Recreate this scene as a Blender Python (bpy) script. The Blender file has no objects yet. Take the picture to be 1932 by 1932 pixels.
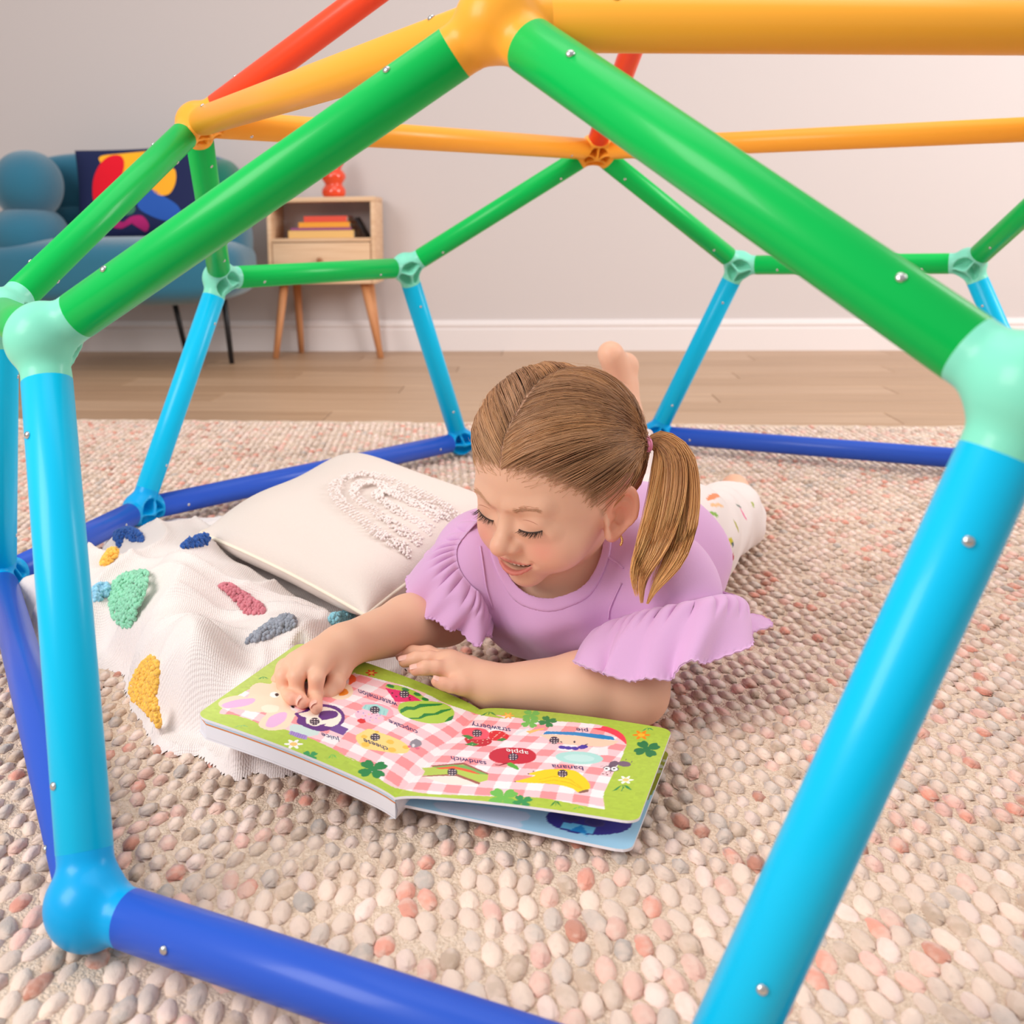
import bpy, bmesh, math, random
import numpy as np
from mathutils import Vector, Matrix
random.seed(7); RNG = np.random.default_rng(7)
scene = bpy.context.scene
COL = scene.collection

# ---------------------------------------------------------------- camera
CAM_H = 0.4790979; PITCH = 0.1531877; ROLL = -0.0119747
FPX = 2125.277; PPX = 809.213; PPY = 755.169          # focal length and principal point in px of 1932
_f = np.array([0, math.cos(PITCH), -math.sin(PITCH)]); _r = np.array([1., 0, 0]); _u = np.cross(_r, _f)
_cr, _sr = math.cos(ROLL), math.sin(ROLL)
CR = np.array([_cr*_r + _sr*_u, -_sr*_r + _cr*_u, _f])
CC = np.array([0, 0, CAM_H])
def proj(X):
    d = (np.asarray(X, float) - CC) @ CR.T
    return np.stack([PPX + FPX*d[..., 0]/d[..., 2], PPY - FPX*d[..., 1]/d[..., 2]], -1)
def ray(x, y): return CR.T @ np.array([(x-PPX)/FPX, -(y-PPY)/FPX, 1.])
def onz(x, y, z=0.): d = ray(x, y); return CC + d*(z-CAM_H)/d[2]
def ony(x, y, Y): d = ray(x, y); return CC + d*Y/d[1]
cam_data = bpy.data.cameras.new('camera'); cam = bpy.data.objects.new('camera', cam_data); COL.objects.link(cam)
cam_data.sensor_width = 36; cam_data.lens = FPX/1932*36
cam_data.shift_x = (966-PPX)/1932; cam_data.shift_y = -(966-PPY)/1932
cam_data.clip_start = .02; cam_data.clip_end = 50
cam_data.dof.use_dof = True; cam_data.dof.focus_distance = 1.08; cam_data.dof.aperture_fstop = 9
M = Matrix.Identity(4)
for i in range(3):
    M[i][0] = CR[0][i]; M[i][1] = CR[1][i]; M[i][2] = -CR[2][i]; M[i][3] = CC[i]
cam.matrix_world = M
scene.camera = cam

# ---------------------------------------------------------------- world, lamps, exposure
world = bpy.data.worlds.new('world'); scene.world = world; world.use_nodes = True
bg = world.node_tree.nodes['Background']; bg.inputs[0].default_value = (1.0, .975, .96, 1); bg.inputs[1].default_value = .46
def area(name, loc, target, size, size_y, power, color=(1, 1, 1)):
    l = bpy.data.lights.new(name, 'AREA'); l.shape = 'RECTANGLE'; l.size = size; l.size_y = size_y
    l.energy = power; l.color = color
    o = bpy.data.objects.new(name, l); COL.objects.link(o); o.location = loc
    o.rotation_euler = (Vector(target)-Vector(loc)).to_track_quat('-Z', 'Y').to_euler()
    return o
area('assumed_light_left', (-2.3, -.5, 2.1), (.1, 1.3, .2), 1.6, 1.8, 78, (1, .98, .955))  # area lamp out of frame for an assumed window; no window is built
area('assumed_light_right', (3.4, 1.6, 1.9), (1.3, 4.4, .9), 1.4, 1.6, 85, (1, .98, .96))  # unseen area lamp added to brighten the wall's right side; window only assumed
area('overhead_fill', (.3, 1.6, 3.2), (.3, 1.7, 0), 2.6, 2.6, 30, (1, .98, .96))  # fill light added overhead to soften the shade; no such lamp in the room
vs = scene.view_settings
vs.view_transform = 'Standard'; vs.look = 'None'; vs.gamma = 1; vs.use_curve_mapping = False; vs.exposure = 0.26

# ---------------------------------------------------------------- helpers
def lin(c):
    if isinstance(c, str): c = tuple(int(c[i:i+2], 16) for i in (0, 2, 4))
    c = [x/255 for x in c[:3]]
    return tuple(x/12.92 if x <= .04045 else ((x+.055)/1.055)**2.4 for x in c)
MATS = {}
def mat(name, color=(200, 200, 200), rough=.5, spec=.5, metal=0, coat=0, bump=None, sss=None, sheen=0, color_node=None, coat_rough=.1):
    """principled material; bump=(scale, strength, distance, detail); color_node: 'attr' | 'object'"""
    if name in MATS: return MATS[name]
    m = bpy.data.materials.new(name); m.use_nodes = True; nt = m.node_tree; b = nt.nodes['Principled BSDF']
    c = lin(color); b.inputs['Base Color'].default_value = (*c, 1)
    m.diffuse_color = (*c, 1)
    b.inputs['Roughness'].default_value = rough; b.inputs['Specular IOR Level'].default_value = spec
    b.inputs['Metallic'].default_value = metal; b.inputs['Coat Weight'].default_value = coat; b.inputs['Coat Roughness'].default_value = coat_rough
    if sheen: b.inputs['Sheen Weight'].default_value = sheen; b.inputs['Sheen Roughness'].default_value = .5
    if sss:
        b.inputs['Subsurface Weight'].default_value = sss[0]; b.inputs['Subsurface Radius'].default_value = sss[1]
        b.inputs['Subsurface Scale'].default_value = sss[2]
    if color_node == 'attr':
        a = nt.nodes.new('ShaderNodeVertexColor'); a.layer_name = 'Col'; nt.links.new(a.outputs['Color'], b.inputs['Base Color'])
    elif color_node == 'object':
        a = nt.nodes.new('ShaderNodeObjectInfo'); nt.links.new(a.outputs['Color'], b.inputs['Base Color'])
    if bump:
        t = nt.nodes.new('ShaderNodeTexNoise'); t.inputs['Scale'].default_value = bump[0]
        t.inputs['Detail'].default_value = bump[3] if len(bump) > 3 else 3
        tc = nt.nodes.new('ShaderNodeTexCoord'); nt.links.new(tc.outputs['Object'], t.inputs['Vector'])
        bn = nt.nodes.new('ShaderNodeBump'); bn.inputs['Strength'].default_value = bump[1]; bn.inputs['Distance'].default_value = bump[2]
        nt.links.new(t.outputs['Fac'], bn.inputs['Height']); nt.links.new(bn.outputs['Normal'], b.inputs['Normal'])
    MATS[name] = m
    return m
def noise_color(m, c1, c2, scale, lo=.35, hi=.65, stretch=None, detail=3):
    nt = m.node_tree; b = nt.nodes['Principled BSDF']
    t = nt.nodes.new('ShaderNodeTexNoise'); t.inputs['Scale'].default_value = scale; t.inputs['Detail'].default_value = detail
    tc = nt.nodes.new('ShaderNodeTexCoord')
    if stretch:
        mp = nt.nodes.new('ShaderNodeMapping'); mp.inputs['Scale'].default_value = stretch
        nt.links.new(tc.outputs['Object'], mp.inputs['Vector']); nt.links.new(mp.outputs['Vector'], t.inputs['Vector'])
    else: nt.links.new(tc.outputs['Object'], t.inputs['Vector'])
    r = nt.nodes.new('ShaderNodeValToRGB'); r.color_ramp.elements[0].position = lo; r.color_ramp.elements[1].position = hi
    r.color_ramp.elements[0].color = (*lin(c1), 1); r.color_ramp.elements[1].color = (*lin(c2), 1)
    nt.links.new(t.outputs['Fac'], r.inputs['Fac']); nt.links.new(r.outputs['Color'], b.inputs['Base Color'])
    return m
def tag(o, label=None, cat=None, group=None, kind=None):
    if label: o['label'] = label
    if cat: o['category'] = cat
    if group: o['group'] = group
    if kind: o['kind'] = kind
    return o
def link(o, parent=None):
    COL.objects.link(o)
    if parent is not None: o.parent = parent; o.matrix_parent_inverse = parent_inv(parent)
    return o
def parent_inv(p):
    # parents here are all translated only (or identity); children keep their world coordinates
    w = Matrix.Translation(Vector(p.get('_org', (0, 0, 0))))
    return w.inverted()
def empty(name, loc=(0, 0, 0)):
    o = bpy.data.objects.new(name, None); o.location = loc; o.empty_display_size = .05; COL.objects.link(o)
    ORG[o.name] = Vector(loc)
    return o
ORG = {}
def parent_inv(p):
    return Matrix.Translation(ORG.get(p.name, Vector((0, 0, 0)))).inverted()
def mesh_obj(name, verts, faces, material=None, parent=None, smooth=True, cols=None, fmat=None):
    me = bpy.data.meshes.new(name)
    verts = np.asarray(verts, float)
    if isinstance(faces, np.ndarray) and faces.ndim == 2:
        n, k = faces.shape
        me.vertices.add(len(verts)); me.vertices.foreach_set('co', verts.astype(np.float32).ravel())
        me.loops.add(n*k); me.loops.foreach_set('vertex_index', faces.astype(np.int32).ravel())
        me.polygons.add(n); me.polygons.foreach_set('loop_start', np.arange(0, n*k, k, dtype=np.int32))
        me.update(calc_edges=True)
    else: me.from_pydata(verts.tolist(), [], [list(map(int, f)) for f in faces])
    if smooth: me.polygons.foreach_set('use_smooth', np.ones(len(me.polygons), bool))
    if cols is not None:
        a = me.color_attributes.new('Col', 'FLOAT_COLOR', 'POINT')
        c = np.ones((len(verts), 4), np.float32); c[:, :3] = cols; a.data.foreach_set('color', c.ravel())
    ms = material if isinstance(material, (list, tuple)) else [material]
    for m in ms:
        if m: me.materials.append(m)
    if fmat is not None: me.polygons.foreach_set('material_index', np.asarray(fmat, np.int32))
    me.update()
    o = bpy.data.objects.new(name, me); link(o, parent)
    return o
def bm_obj(name, bm, material=None, parent=None, smooth=True):
    me = bpy.data.meshes.new(name); bm.normal_update(); bm.to_mesh(me); bm.free()
    if smooth: me.polygons.foreach_set('use_smooth', np.ones(len(me.polygons), bool))
    if material: me.materials.append(material)
    o = bpy.data.objects.new(name, me); link(o, parent)
    return o
def autosmooth(o, ang=40):
    me = o.data
    bm = bmesh.new(); bm.from_mesh(me)
    for e in bm.edges:
        if len(e.link_faces) == 2 and e.calc_face_angle(0) > math.radians(ang): e.smooth = False
    bm.to_mesh(me); bm.free(); return o
def frame(d):
    d = np.asarray(d, float); d = d/np.linalg.norm(d)
    a = np.array([0, 0, 1.]) if abs(d[2]) < .9 else np.array([1., 0, 0])
    u = np.cross(a, d); u /= np.linalg.norm(u); v = np.cross(d, u)
    return u, v, d
def tube_vf(pts, radii, seg=24, caps=True, twist=None):
    """swept tube through pts (parallel transport)"""
    pts = np.asarray(pts, float); n = len(pts); radii = np.broadcast_to(radii, (n,))
    t = np.gradient(pts, axis=0); t /= np.linalg.norm(t, axis=1)[:, None]+1e-12
    u, v, _ = frame(t[0]); V = []
    for i in range(n):
        u = u - t[i]*(u@t[i]); u /= np.linalg.norm(u)+1e-12; v = np.cross(t[i], u)
        a = np.linspace(0, 2*np.pi, seg, endpoint=False)
        V.append(pts[i] + radii[i]*(np.cos(a)[:, None]*u + np.sin(a)[:, None]*v))
    V = np.concatenate(V); F = []
    for i in range(n-1):
        for j in range(seg):
            F.append((i*seg+j, i*seg+(j+1) % seg, (i+1)*seg+(j+1) % seg, (i+1)*seg+j))
    if caps: F.append(tuple(range(seg))[::-1]); F.append(tuple((n-1)*seg+j for j in range(seg)))
    return V, F
def lathe_vf(profile, origin, axis=(0, 0, 1), seg=32):
    u, v, d = frame(axis); V = []; n = len(profile); o = np.asarray(origin, float)
    a = np.linspace(0, 2*np.pi, seg, endpoint=False)
    for r, h in profile: V.append(o + d*h + r*(np.cos(a)[:, None]*u + np.sin(a)[:, None]*v))
    V = np.concatenate(V); F = []
    for i in range(n-1):
        for j in range(seg): F.append((i*seg+j, i*seg+(j+1) % seg, (i+1)*seg+(j+1) % seg, (i+1)*seg+j))
    F.append(tuple(range(seg))[::-1]); F.append(tuple((n-1)*seg+j for j in range(seg)))
    return V, F
def box_obj(name, lo, hi, material, parent=None, bevel=.003, rotz=0, pivot=None, segs=2):
    bm = bmesh.new(); bmesh.ops.create_cube(bm, size=1)
    lo = np.array(lo, float); hi = np.array(hi, float)
    for v in bm.verts: v.co = Vector((lo+hi)/2 + np.array(v.co)*(hi-lo))
    if bevel: bmesh.ops.bevel(bm, geom=bm.edges[:], offset=bevel, segments=segs, affect='EDGES', profile=.5)
    if rotz:
        pv = Vector(pivot if pivot is not None else (lo+hi)/2)
        bmesh.ops.rotate(bm, verts=bm.verts, cent=pv, matrix=Matrix.Rotation(rotz, 3, 'Z'))
    o = bm_obj(name, bm, material, parent, smooth=True); autosmooth(o, 35); return o
def resample(pts, n, closed=False):
    """Catmull-Rom resample"""
    P = np.asarray(pts, float); m = len(P)
    if closed: idx = lambda i: P[i % m]; segs = m
    else: idx = lambda i: P[min(max(i, 0), m-1)]; segs = m-1
    out = []
    for t in np.linspace(0, segs, n, endpoint=not closed):
        i = min(int(t), segs-1); f = t-i
        a, b, c, d = idx(i-1), idx(i), idx(i+1), idx(i+2)
        if not closed and i == 0: a = 2*b-c
        if not closed and i == segs-1: d = 2*c-b
        out.append(.5*((2*b)+(c-a)*f+(2*a-5*b+4*c-d)*f*f+(3*b-a-3*c+d)*f**3))
    return np.array(out)

# ---------------------------------------------------------------- signed distance meshing (surface nets)
def surface_nets(fn, lo, hi, h, block=8):
    lo = np.asarray(lo, float); hi = np.asarray(hi, float)
    nb = np.ceil((hi-lo)/(h*block)).astype(int); n = nb*block+1
    cs = h*block
    gx = [lo[k]+cs*(np.arange(nb[k])+.5) for k in range(3)]
    cp = np.stack(np.meshgrid(*gx, indexing='ij'), -1).reshape(-1, 3)
    cv = fn(cp)
    act = np.abs(cv) < cs*1.15
    vals = np.repeat(np.repeat(np.repeat(cv.reshape(nb), block, 0), block, 1), block, 2)
    vals = np.pad(vals, ((0, 1),)*3, mode='edge').astype(np.float32)
    ids = np.argwhere(act.reshape(nb))
    o = np.stack(np.meshgrid(*[np.arange(block+1)]*3, indexing='ij'), -1).reshape(-1, 3)
    CH = 600
    for s in range(0, len(ids), CH):
        gi = (ids[s:s+CH, None, :]*block + o[None]).reshape(-1, 3)
        vals[gi[:, 0], gi[:, 1], gi[:, 2]] = fn(lo + gi*h)
    sg = vals < 0
    c = np.zeros(tuple(n-1), np.int8)
    for dx in (0, 1):
        for dy in (0, 1):
            for dz in (0, 1): c += sg[dx:n[0]-1+dx, dy:n[1]-1+dy, dz:n[2]-1+dz]
    cells = np.argwhere((c > 0) & (c < 8))
    vid = -np.ones(tuple(n-1), np.int32); vid[cells[:, 0], cells[:, 1], cells[:, 2]] = np.arange(len(cells))
    acc = np.zeros((len(cells), 3)); cnt = np.zeros(len(cells))
    corners = [(i, j, k) for i in (0, 1) for j in (0, 1) for k in (0, 1)]
    for a in corners:
        for ax in range(3):
            if a[ax]: continue
            b = list(a); b[ax] = 1
            va = vals[cells[:, 0]+a[0], cells[:, 1]+a[1], cells[:, 2]+a[2]]; vb = vals[cells[:, 0]+b[0], cells[:, 1]+b[1], cells[:, 2]+b[2]]
            m = (va < 0) != (vb < 0); t = np.where(m, va/(va-vb+1e-20), 0)
            p = np.tile(np.array(a, float), (len(cells), 1)); p[:, ax] += t
            acc[m] += p[m]; cnt[m] += 1
    V = lo + h*(cells + acc/cnt[:, None])
    F = []
    for ax in range(3):
        b1, b2 = (ax+1) % 3, (ax+2) % 3
        sl = [slice(1, n[k]-1) for k in range(3)]; sl[ax] = slice(0, n[ax]-1)
        s2 = list(sl); s2[ax] = slice(1, n[ax])
        s_a = sg[tuple(sl)]; s_b = sg[tuple(s2)]
        e = np.argwhere(s_a != s_b); off = np.array([1, 1, 1]); off[ax] = 0; e = e+off
        d1 = np.zeros(3, int); d1[b1] = 1; d2 = np.zeros(3, int); d2[b2] = 1
        q = [e-d1-d2, e-d2, e, e-d1]
        q = np.stack([vid[k[:, 0], k[:, 1], k[:, 2]] for k in q], 1)
        ina = sg[e[:, 0], e[:, 1], e[:, 2]]
        q[~ina] = q[~ina][:, ::-1]
        F.append(q)
    F = np.concatenate(F); F = F[(F >= 0).all(1)]
    return V, F
def smooth_vf(V, F, it=2, lam=.5):
    e = np.concatenate([F[:, [0, 1]], F[:, [1, 2]], F[:, [2, 3]], F[:, [3, 0]]])
    for _ in range(it):
        a = np.zeros_like(V); c = np.zeros(len(V))
        np.add.at(a, e[:, 0], V[e[:, 1]]); np.add.at(c, e[:, 0], 1)
        V = V + lam*(a/np.maximum(c, 1)[:, None]-V)
    return V
def smin(a, b, k):
    h = np.maximum(k-np.abs(a-b), 0)/k
    return np.minimum(a, b) - h*h*k*.25
def smax(a, b, k): return -smin(-a, -b, k)
def s_ell(p, c, r, Rm=None):
    q = p-np.asarray(c, float)
    if Rm is not None: q = q @ Rm        # Rm columns = local axes
    r = np.asarray(r, float)
    k0 = np.linalg.norm(q/r, axis=-1); k1 = np.linalg.norm(q/(r*r), axis=-1)
    return k0*(k0-1)/(k1+1e-9)
def s_sph(p, c, r): return np.linalg.norm(p-np.asarray(c, float), axis=-1)-r
def s_cap(p, a, b, ra, rb=None):
    a = np.asarray(a, float); b = np.asarray(b, float); rb = ra if rb is None else rb
    ba = b-a; t = np.clip(((p-a)@ba)/(ba@ba), 0, 1)
    return np.linalg.norm(p-a-t[..., None]*ba, axis=-1) - (ra+(rb-ra)*t)
def s_chain(p, pts, rad, k=.004):
    d = None
    for i in range(len(pts)-1):
        c = s_cap(p, pts[i], pts[i+1], rad[i], rad[i+1]); d = c if d is None else smin(d, c, k)
    return d
# ================================================================ the room
def wall_y(x): return 4.50-.095*x
FLOOR_Z = -.014
m_wall = mat('wall_paint', (205, 195, 193), .8, .2, bump=(60, .03, .002))
m_trim = mat('white_trim', (226, 216, 214), .5, .4)
ang = math.atan(-.095)
def wall_box(name, x0, x1, d0, d1, z0, z1, m, bevel=.0):
    ux = np.array([math.cos(ang), math.sin(ang), 0]); n = np.array([-math.sin(ang), math.cos(ang), 0]); o = np.array([0, 4.5, 0])
    V = [o+ux*x+n*d+np.array([0, 0, z]) for x in (x0, x1) for d in (d0, d1) for z in (z0, z1)]
    F = [(0, 1, 3, 2), (4, 6, 7, 5), (0, 4, 5, 1), (2, 3, 7, 6), (0, 2, 6, 4), (1, 5, 7, 3)]
    o = mesh_obj(name, V, F, m, smooth=False); return o
tag(wall_box('wall_back', -4.5, 4.5, 0, .1, FLOOR_Z, 2.7, m_wall), kind='structure')
# baseboard: flat board with a stepped, rounded top
def baseboard(name, prof, m):
    ux = np.array([math.cos(ang), math.sin(ang), 0]); n = np.array([-math.sin(ang), math.cos(ang), 0]); o = np.array([0, 4.5, 0])
    V = []; k = len(prof)
    for x in (-4.5, 4.5):
        for d, z in prof: V.append(o+ux*x-n*d+np.array([0, 0, z+FLOOR_Z]))
    F = [(i, i+1, k+i+1, k+i) for i in range(k-1)]
    ob = mesh_obj(name, V, F, m, smooth=False); return ob
tag(baseboard('baseboard_back', [(.018, 0), (.018, .085), (.0165, .0875), (.013, .089), (.013, .094), (.016, .099), (.0165, .104), (.014, .110), (.009, .116), (.004, .121), (.0, .123)], m_trim), kind='structure')
# oak boards: each board its own object on a dark sub-floor
m_sub = mat('subfloor', (96, 72, 54), .8)
fl = tag(mesh_obj('floor', [(-5, -3, FLOOR_Z-.003), (5, -3, FLOOR_Z-.003), (5, 5.4, FLOOR_Z-.003), (-5, 5.4, FLOOR_Z-.003)], [(0, 1, 2, 3)], m_sub, smooth=False), kind='structure')
board_mats = []
for i, (a, b) in enumerate([((170, 134, 103), (192, 156, 124)), ((162, 126, 97), (186, 150, 118)), ((178, 142, 112), (197, 162, 131))]):
    m = mat('oak_%d' % i, (180, 145, 115), .42, .4, bump=(30, .05, .001))
    board_mats.append(noise_color(m, a, b, 3.0, .3, .7, stretch=(.7, 16, 4), detail=5))
BW = .165; k = 0
bs = {}
for r in range(16):                     # rows along the wall, from the wall towards the camera
    y1 = -.01 - r*BW; y0 = y1-BW+.0022
    L = 1.45; off = (r*.53) % L
    x = -2.6-off
    while x < 3.2:
        x0, x1 = x, x+L-.002; x += L
        key = round(L, 3)
        c = ((x0+x1)/2, (y0+y1)/2)
        if key not in bs:
            bm = bmesh.new(); bmesh.ops.create_cube(bm, size=1)
            for v in bm.verts: v.co = Vector((v.co.x*(L-.002), v.co.y*(BW-.0022), v.co.z*.012))
            bmesh.ops.bevel(bm, geom=[e for e in bm.edges if all(v.co.z > 0 for v in e.verts)], offset=.0012, segments=1, affect='EDGES')
            me = bpy.data.meshes.new('floor_board'); bm.to_mesh(me); bm.free(); me.materials.append(board_mats[0]); bs[key] = me
        o = bpy.data.objects.new('floor_board', bs[key]); link(o, fl)
        ca, sa = math.cos(ang), math.sin(ang)
        o.location = (ca*c[0]-sa*c[1], 4.5+sa*c[0]+ca*c[1], FLOOR_Z-.006)
        o.rotation_euler = (0, 0, ang)
        o.material_slots[0].link = 'OBJECT'; o.material_slots[0].material = board_mats[(k*7+r) % 3]; k += 1

# ================================================================ rug of felted wool loops
def rug_edge(x): return 2.80-.12*x
rug = empty('wool_rug', (.3, 1.6, 0)); tag(rug, 'chunky beige and pink wool loop rug under the climbing dome', 'rug')
m_rugbase = mat('rug_backing', (236, 214, 194), .95, .1, bump=(420, .9, .004, 4))
noise_color(m_rugbase, (224, 197, 174), (242, 218, 198), 300, .35, .65)
RB = -.0055
# backing: fine crumbly cotton weave between the loops
nx, ny = 180, 150
gx = np.linspace(-2.1, 2.6, nx)
V = []
for j in range(ny):
    t = (j/(ny-1))**1.0
    for x in gx:
        V.append((x, -.15+(rug_edge(x)+.15)*t, RB))
V = np.array(V); V[:, 2] += RNG.normal(0, .0012, len(V))
V[-nx:, 2] = FLOOR_Z+.0005
F = np.array([(j*nx+i, j*nx+i+1, (j+1)*nx+i+1, (j+1)*nx+i) for j in range(ny-1) for i in range(nx-1)])
mesh_obj('backing', V, F, m_rugbase, rug)
# loops
PAL = [((236, 210, 193), 30), ((228, 202, 186), 20), ((240, 212, 200), 14), ((216, 190, 171), 10), ((200, 173, 152), 7), ((236, 190, 174), 9), ((230, 158, 138), 6), ((200, 138, 118), 3), ((212, 193, 181), 6), ((190, 176, 167), 3), ((238, 188, 174), 5)]
pal_c = np.array([lin(c) for c, w in PAL]); pal_w = np.array([w for c, w in PAL], float); pal_w /= pal_w.sum()
def loop_mesh(seg, rings):
    V = [(0, 0, 1.)]; F = []
    for r in range(1, rings+1):
        a = r/rings*math.pi*.56
        for s in range(seg):
            t = 2*math.pi*(s+.5*(r % 2))/seg; V.append((math.sin(a)*math.cos(t), math.sin(a)*math.sin(t), math.cos(a)))
    for s in range(seg): F.append((0, 1+s, 1+(s+1) % seg))
    for r in range(1, rings):
        for s in range(seg):
            a = 1+(r-1)*seg+s; b = 1+(r-1)*seg+(s+1) % seg; c = 1+r*seg+s; d = 1+r*seg+(s+1) % seg
            if r % 2: F += [(a, c, b), (b, c, d)]
            else: F += [(a, c, d), (a, d, b)]
    return np.array(V), np.array(F)
SX, SY = .0148, .0262
pts = []
row = 0; x = -1.9
while x < 2.45:
    y = .1 + (SY/2 if row % 2 else 0)
    n = int((rug_edge(x)-.02-y)/SY)
    ys = y+SY*np.arange(n); pts.append(np.stack([np.full(n, x), ys], 1)); x += SX; row += 1
pts = np.concatenate(pts); pts += RNG.normal(0, 1, pts.shape)*np.array([.0010, .0022])
pts = pts[pts[:, 1] < rug_edge(pts[:, 0])-.012]
uv = proj(np.column_stack([pts, np.zeros(len(pts))]))
keep = (uv[:, 0] > -650) & (uv[:, 0] < 2700) & (uv[:, 1] < 2500) & (pts[:, 1] > .3)
pts = pts[keep]; uv = uv[keep]; N = len(pts)
sx = RNG.uniform(.0066, .0082, N); sy = RNG.uniform(.0122, .0152, N); sz = RNG.uniform(.0038, .0054, N)
rz = RNG.normal(.0, .16, N); ci = RNG.choice(len(PAL), N, p=pal_w)
colr = np.clip(pal_c[ci]*RNG.uniform(.9, 1.1, (N, 1)), 0, 1)
inside = (uv[:, 0] > 0) & (uv[:, 0] < 1932) & (uv[:, 1] > 700) & (uv[:, 1] < 1932)
# the 300 largest in view become single parts
order = np.argsort(np.where(inside, pts[:, 1], 99)); single = set(order[:300].tolist())
m_loop_o = mat('wool_loop_single', (220, 200, 185), .9, .15, sheen=.35, color_node='object', bump=(7, .5, .0009, 4))
m_loop_a = mat('wool_loop_many', (220, 200, 185), .9, .15, sheen=.35, color_node='attr', bump=(600, .5, .0009, 3))
def two_tone(m, scale):
    # felt is blended from two wools: part of each loop is paler
    nt = m.node_tree; b = nt.nodes['Principled BSDF']; src = b.inputs['Base Color'].links[0].from_socket
    t = nt.nodes.new('ShaderNodeTexNoise'); t.inputs['Scale'].default_value = scale; t.inputs['Detail'].default_value = 2
    g = nt.nodes.new('ShaderNodeNewGeometry'); nt.links.new(g.outputs['Position'], t.inputs['Vector'])
    r = nt.nodes.new('ShaderNodeMapRange'); r.inputs[1].default_value = .45; r.inputs[2].default_value = .62; r.inputs[4].default_value = .55; nt.links.new(t.outputs['Fac'], r.inputs[0])
    mx = nt.nodes.new('ShaderNodeMix'); mx.data_type = 'RGBA'; nt.links.new(r.outputs[0], mx.inputs['Factor']); nt.links.new(src, mx.inputs[6]); mx.inputs[7].default_value = (*lin((232, 206, 190)), 1)
    nt.links.new(mx.outputs[2], b.inputs['Base Color'])
two_tone(m_loop_o, 75); two_tone(m_loop_a, 75)
lm_V, lm_F = loop_mesh(10, 4)
lmes = []
for v in range(4):
    W = lm_V.copy(); n = RNG.normal(0, .05, W.shape); W += n
    me = bpy.data.meshes.new('wool_loop'); me.from_pydata(W.tolist(), [], lm_F.tolist()); me.polygons.foreach_set('use_smooth', np.ones(len(me.polygons), bool)); me.materials.append(m_loop_o); lmes.append(me)
rug_inv = parent_inv(rug)
for q, i in enumerate(order[:300]):
    o = bpy.data.objects.new('wool_loop', lmes[q % 4]); COL.objects.link(o); o.parent = rug; o.matrix_parent_inverse = rug_inv
    o.location = (*pts[i], RB-.0006); o.rotation_euler = (0, 0, rz[i]); o.scale = (sx[i], sy[i], sz[i]); o.color = (*colr[i], 1)
rest = np.array([i for i in range(N) if i not in single])
lo_V, lo_F = loop_mesh(6, 3)
c, s = np.cos(rz[rest])[:, None], np.sin(rz[rest])[:, None]
base = lo_V[None]*np.stack([sx[rest], sy[rest], sz[rest]], 1)[:, None] * (1+RNG.normal(0, .05, (len(rest), len(lo_V), 1)))
VV = np.stack([base[..., 0]*c-base[..., 1]*s+pts[rest, 0][:, None], base[..., 0]*s+base[..., 1]*c+pts[rest, 1][:, None], base[..., 2]+RB-.0006], -1).reshape(-1, 3)
FF = (lo_F[None]+(np.arange(len(rest))*len(lo_V))[:, None, None]).reshape(-1, 3)
o = mesh_obj('wool_loops', VV, FF, m_loop_a, rug, cols=np.repeat(colr[rest], len(lo_V), 0)); o['kind'] = 'stuff'
# ================================================================ climbing dome
dome_fit = {'o0': (.0506, .8059, .618), 'm0a': (-.2963, .874, .3952), 'b0a': (-.2394, .7204, .024), 'm0b': (.2934, .5489, .3952), 'b0b': (.1331, .515, .024),
 'o1': (.892, .9111, .618), 'm1a': (.7199, .6022, .3952), 'b1a': (.8836, .6089, .024), 'm1b': (1.2114, 1.0626, .3952), 'b1b': (1.1941, .8996, .024),
 'o2': (1.0519, 1.7438, .618), 'm2a': (1.2925, 1.4847, .3952), 'b2a': (1.3367, 1.6425, .024), 'm2b': (1.0065, 2.0944, .3952), 'b2b': (1.1561, 2.0276, .024),
 'o3': (.3094, 2.1532, .618), 'm3a': (.6301, 2.3019, .3952), 'b3a': (.4937, 2.3928, .024), 'm3b': (-.0381, 2.2184, .3952), 'b3b': (.0717, 2.34, .024),
 'o4': (-.3095, 1.5735, .618), 'm4a': (-.3518, 1.9245, .3952), 'b4a': (-.4804, 1.8229, .024), 'm4b': (-.4789, 1.2632, .3952), 'b4b': (-.5606, 1.4052, .024), 'top': (.3989, 1.4375, 1.0802)}
NODE = {k: np.array(v) for k, v in dome_fit.items()}
# slight slack of the real frame: node centres as seen
seen = {'o0': (938, 44), 'o4': (372, 232), 'o3': (1122, 282), 'm0a': (82, 640), 'b0a': (168, 1708), 'm0b': (1940, 737), 'm4b': (2, 592), 'm4a': (415, 525), 'b4a': (265, 962), 'b4b': (2, 1092),
        'm3b': (766, 505), 'm3a': (1394, 500), 'b3b': (868, 846), 'b3a': (1237, 814), 'm2b': (1830, 497)}
for k, (x, y) in seen.items():
    Y = NODE[k][1]
    NODE[k] = onz(x, y, .0292) if k[0] == 'b' and k != 'b3a' and k != 'b3b' else ony(x, y, Y)
for k in NODE:
    if k[0] == 'b': NODE[k][2] = .0292
CEN = np.array([NODE['top'][0], NODE['top'][1], -.12])
P_ = dict(rough=.34, spec=.20, coat=.08, coat_rough=.12)
m_blue = mat('plastic_royal_blue', (44, 86, 194), **P_)
m_cyan = mat('plastic_cyan', (0, 190, 236), **P_)
m_cyan2 = mat('plastic_azure_joint', (0, 160, 224), **P_)
m_green = mat('plastic_green', (0, 188, 82), **P_)
m_mint = mat('plastic_mint_joint', (132, 222, 194), **P_)
m_orange = mat('plastic_orange', (253, 172, 56), **P_)
m_red = mat('plastic_red_orange', (250, 78, 44), **P_)
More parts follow.
